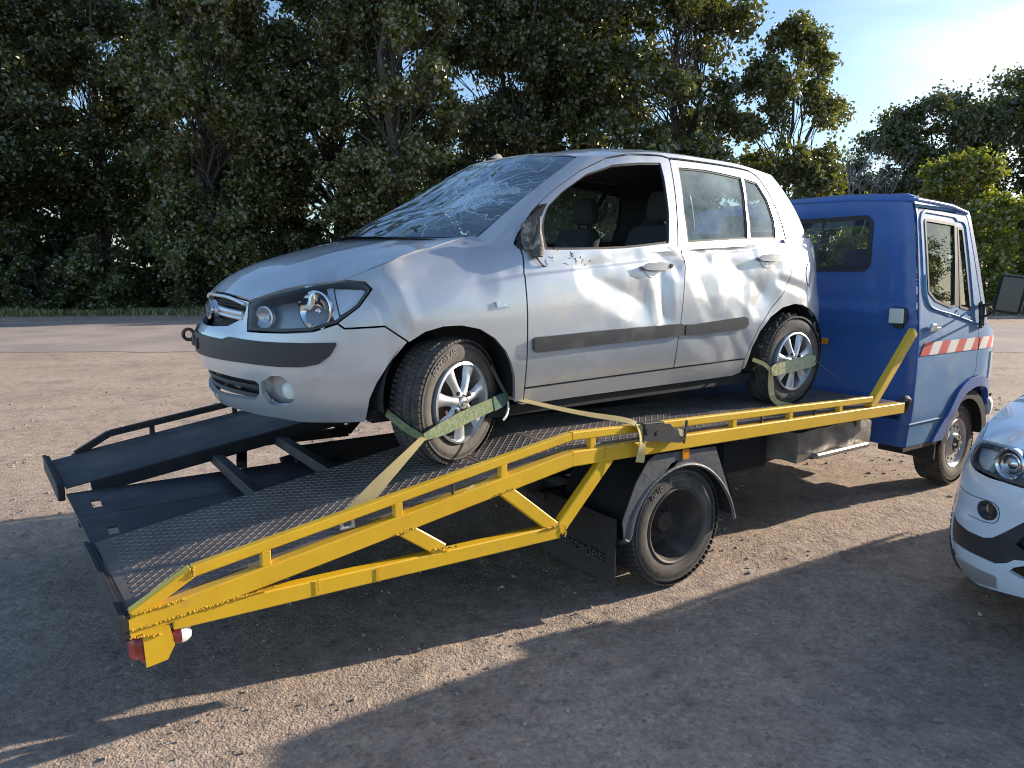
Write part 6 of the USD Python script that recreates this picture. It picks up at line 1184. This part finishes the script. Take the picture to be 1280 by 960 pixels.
tA = make_tree('broadleaf_tree', 3, 17.0, 4.6, .6, M['leaf_dark'], 110, 600, .22, label='dark tree at the far left edge, its leaves reaching the ground')
tB_ = make_tree('broadleaf_tree', 8, 18.5, 4.2, 1.6, M['leaf_olive'], 100, 560, .22, label='tall olive green tree right of the far left tree')
tC_ = make_tree('broadleaf_tree', 14, 17.5, 4.4, 4.2, M['leaf_dark'], 95, 560, .22, stems=2, shape=.8, label='open crowned dark tree rising behind the front of the silver car roof')
tD = make_tree('slender_tree', 21, 14.2, 3.4, 3.2, M['leaf_olive'], 66, 480, .21, lean=.05, stems=2, shape=.85, label='shorter leaning tree against the sky behind the silver car')
place_first(tA, -25.5, 36.0, .3, 1.0); place_first(tB_, -19.6, 33.8, 1.0, .96); place_first(tC_, 1.0, 38.0, 2.0, 1.10); place_first(tD, 13.6, 38.5, .2, 1.0)
put(tB_, -13.4, 33.6, 2.6, .94, 'olive tree with sunlit hanging boughs left of the silver car'); put(tA, -9.0, 38.2, 2.2, 1.08, 'dark tree behind the bonnet of the silver car'); put(tB_, -5.2, 33.6, 4.4, .92, 'olive tree whose right side borders the bright gap in the row')
put(tA, -31.5, 37.0, 4.0, 1.0, 'dark tree cut by the left edge of the picture'); put(tC_, 7.6, 38.6, 4.9, 1.14, 'tallest dark tree, just left of the leaning one'); put(tA, -16.5, 40.5, 5.2, 1.1, 'dark tree standing in the second row at the left'); put(tB_, -1.6, 46.0, .9, .62, 'small far tree low in the gap of the tree row'); put(tB_, 3.6, 41.5, 5.6, 1.02, 'olive tree in the second row behind the roof of the silver car'); put(tC_, -.9, 40.5, 3.4, 1.02, 'thin dark tree right of the bright gap in the tree row'); put(tD, 6.0, 56.0, 2.7, .80, 'far tree low behind the roof of the silver car'); put(tD, 12.5, 50.0, 3.0, .85, 'far tree low behind the leaning tree'); put(tA, -28.0, 42.0, 1.4, 1.08, 'second row tree behind the far left tree'); put(tC_, -22.5, 41.0, 3.3, 1.0, 'second row tree filling the left corner')
tE = make_tree('dark_park_tree', 33, 15.6, 6.2, 2.6, M['leaf_dark'], 90, 760, .27, shape=.75, label='broad dark tree behind the blue cab, left of the tall one')
place_first(tE, 34.0, 60.0, .5, 1.0); put(tE, 43.5, 61.0, 2.4, 1.12, 'tall dark tree at the right edge of the picture'); put(tE, 54.0, 63.0, 4.2, 1.0, 'dark tree just beyond the right edge'); put(tE, 68.0, 47.0, .8, 1.0, 'first of the trees past the right edge, mirrored in the cab window'); put(tE, 76.0, 30.0, 2.9, 1.05, 'second of the trees past the right edge, mirrored in the cab window'); put(tE, 78.0, 12.0, 5.1, 1.0, 'third of the trees past the right edge, mirrored in the cab window'); put(tE, 80.0, -6.0, 3.7, 1.1, 'last of the trees past the right edge, mirrored in the cab window'); put(tE, 28.2, 66.0, 1.6, .68, 'small dark tree at the left foot of the far right group')
bush = make_tree('yellow_green_bush', 41, 7.4, 2.7, .3, M['leaf_lime'], 64, 260, .22, stems=3, shape=.7, label='tall yellow green bush right behind the blue cab', cat='bush'); place_first(bush, 20.6, 33.5, .4, .93)
put(bush, 25.6, 33.0, 2.2, .80, 'lower yellow green bush at the right edge'); put(bush, 17.6, 35.5, 4.1, .72, 'yellow green bush half hidden by the cab roof')
shr = make_tree('roadside_shrub', 52, 3.2, 1.9, .05, M['leaf_dark'], 34, 340, .18, stems=3, shape=.5, label='low dark shrub under the trees at the left edge', cat='shrub'); place_first(shr, -26.0, 33.2, .2, 1.0)
for x, y, rz, s, lb in ((-24.0, 38.5, .4, 1.5, 'tall shrub between the trunks at the far left'), (-16.2, 38.8, 2.2, 1.5, 'tall shrub between the second and third olive trees'), (-11.4, 39.5, 1.2, 1.6, 'tall shrub in the shade left of the silver bonnet'), (-20.3, 39.2, 4.2, 1.5, 'tall shrub behind the second trunk from the left'), (-5.0, 42.0, 3.0, 1.7, 'dark shrub low in the bright gap'), (-29.0, 39.0, 5.2, 1.5, 'tall shrub at the picture left edge'), (-22.2, 33.6, 1.1, .9, 'low dark shrub second from the left'), (-18.4, 33.4, 2.0, 1.05, 'low dark shrub third from the left'), (-14.4, 33.8, 3.2, .95, 'low dark shrub left of the grille of the silver car'), (-10.6, 33.6, 4.4, 1.1, 'low dark shrub behind the silver bonnet'), (-6.8, 33.9, 5.0, 1.0, 'low dark shrub behind the windscreen'), (-29.5, 33.5, .7, 1.0, 'low dark shrub cut by the left edge'), (15.5, 35.0, 2.9, 1.0, 'low dark shrub behind the cab'), (24.0, 34.0, 1.9, 1.0, 'low dark shrub beside the door mirror of the truck'), (29.0, 35.0, 3.6, 1.1, 'low dark shrub at the right edge')): put(shr, x, y, rz, s, lb)
# a leafless tree in the gap at the right
dr = np.random.default_rng(61); db = []
def branch(p, d, L, r, depth):
    q = p + d * L; db.append(limb(p, q, r, r * .55, dr, .04, 5))
    if depth:
        for _ in range(4 if depth > 1 else 5):
            nd = d + dr.normal(0, .42, 3) + [0, 0, .12]; nd /= np.linalg.norm(nd); branch(p + d * L * dr.uniform(.45, 1.0), nd, L * dr.uniform(.50, .78), r * .50, depth - 1)
branch(np.array([0, 0, 0.]), np.array([.02, 0, 1.0]), 5.2, .16, 4)
bt = thing('bare_tree', 'pale leafless tree in the gap left of the dark right hand trees', 'tree', mtx(27.0, 57.0, 0)); obj('branches', db, M['bark_grey'], bt, 60)
# verge
vr = np.random.default_rng(71); nb = 26000; bx = vr.uniform(-36, 36, nb); by = 31.4 + vr.normal(0, .75, nb) + .5 * np.sin(bx * .7); hgt = vr.uniform(.10, .34, nb) * (.6 + .8 * meshkit.noise(np.stack([bx * .6, by * .6, 0 * bx], -1), 3)); a = vr.uniform(0, PI, nb); w = .035
dx, dy = np.cos(a) * w, np.sin(a) * w; tipx, tipy = vr.normal(0, .09, nb), vr.normal(0, .09, nb); gz = ground_z(np.stack([bx, by, 0 * bx], -1)) - .02
V = np.stack([np.stack([bx - dx, by - dy, gz], -1), np.stack([bx + dx, by + dy, gz], -1), np.stack([bx + tipx, by + tipy, gz + hgt], -1)], 1).reshape(-1, 3)
M['grass'] = leaf_mat('dry_roadside_grass', (.17, .17, .05), (.38, .33, .12), .40)
gr_ = obj('roadside_grass', tm(V, np.arange(nb * 3).reshape(-1, 3)), M['grass'], None, False, 'strip of short dry grass along the foot of the trees', 'stuff'); gr_.SetCustomDataByKey('category', 'grass')
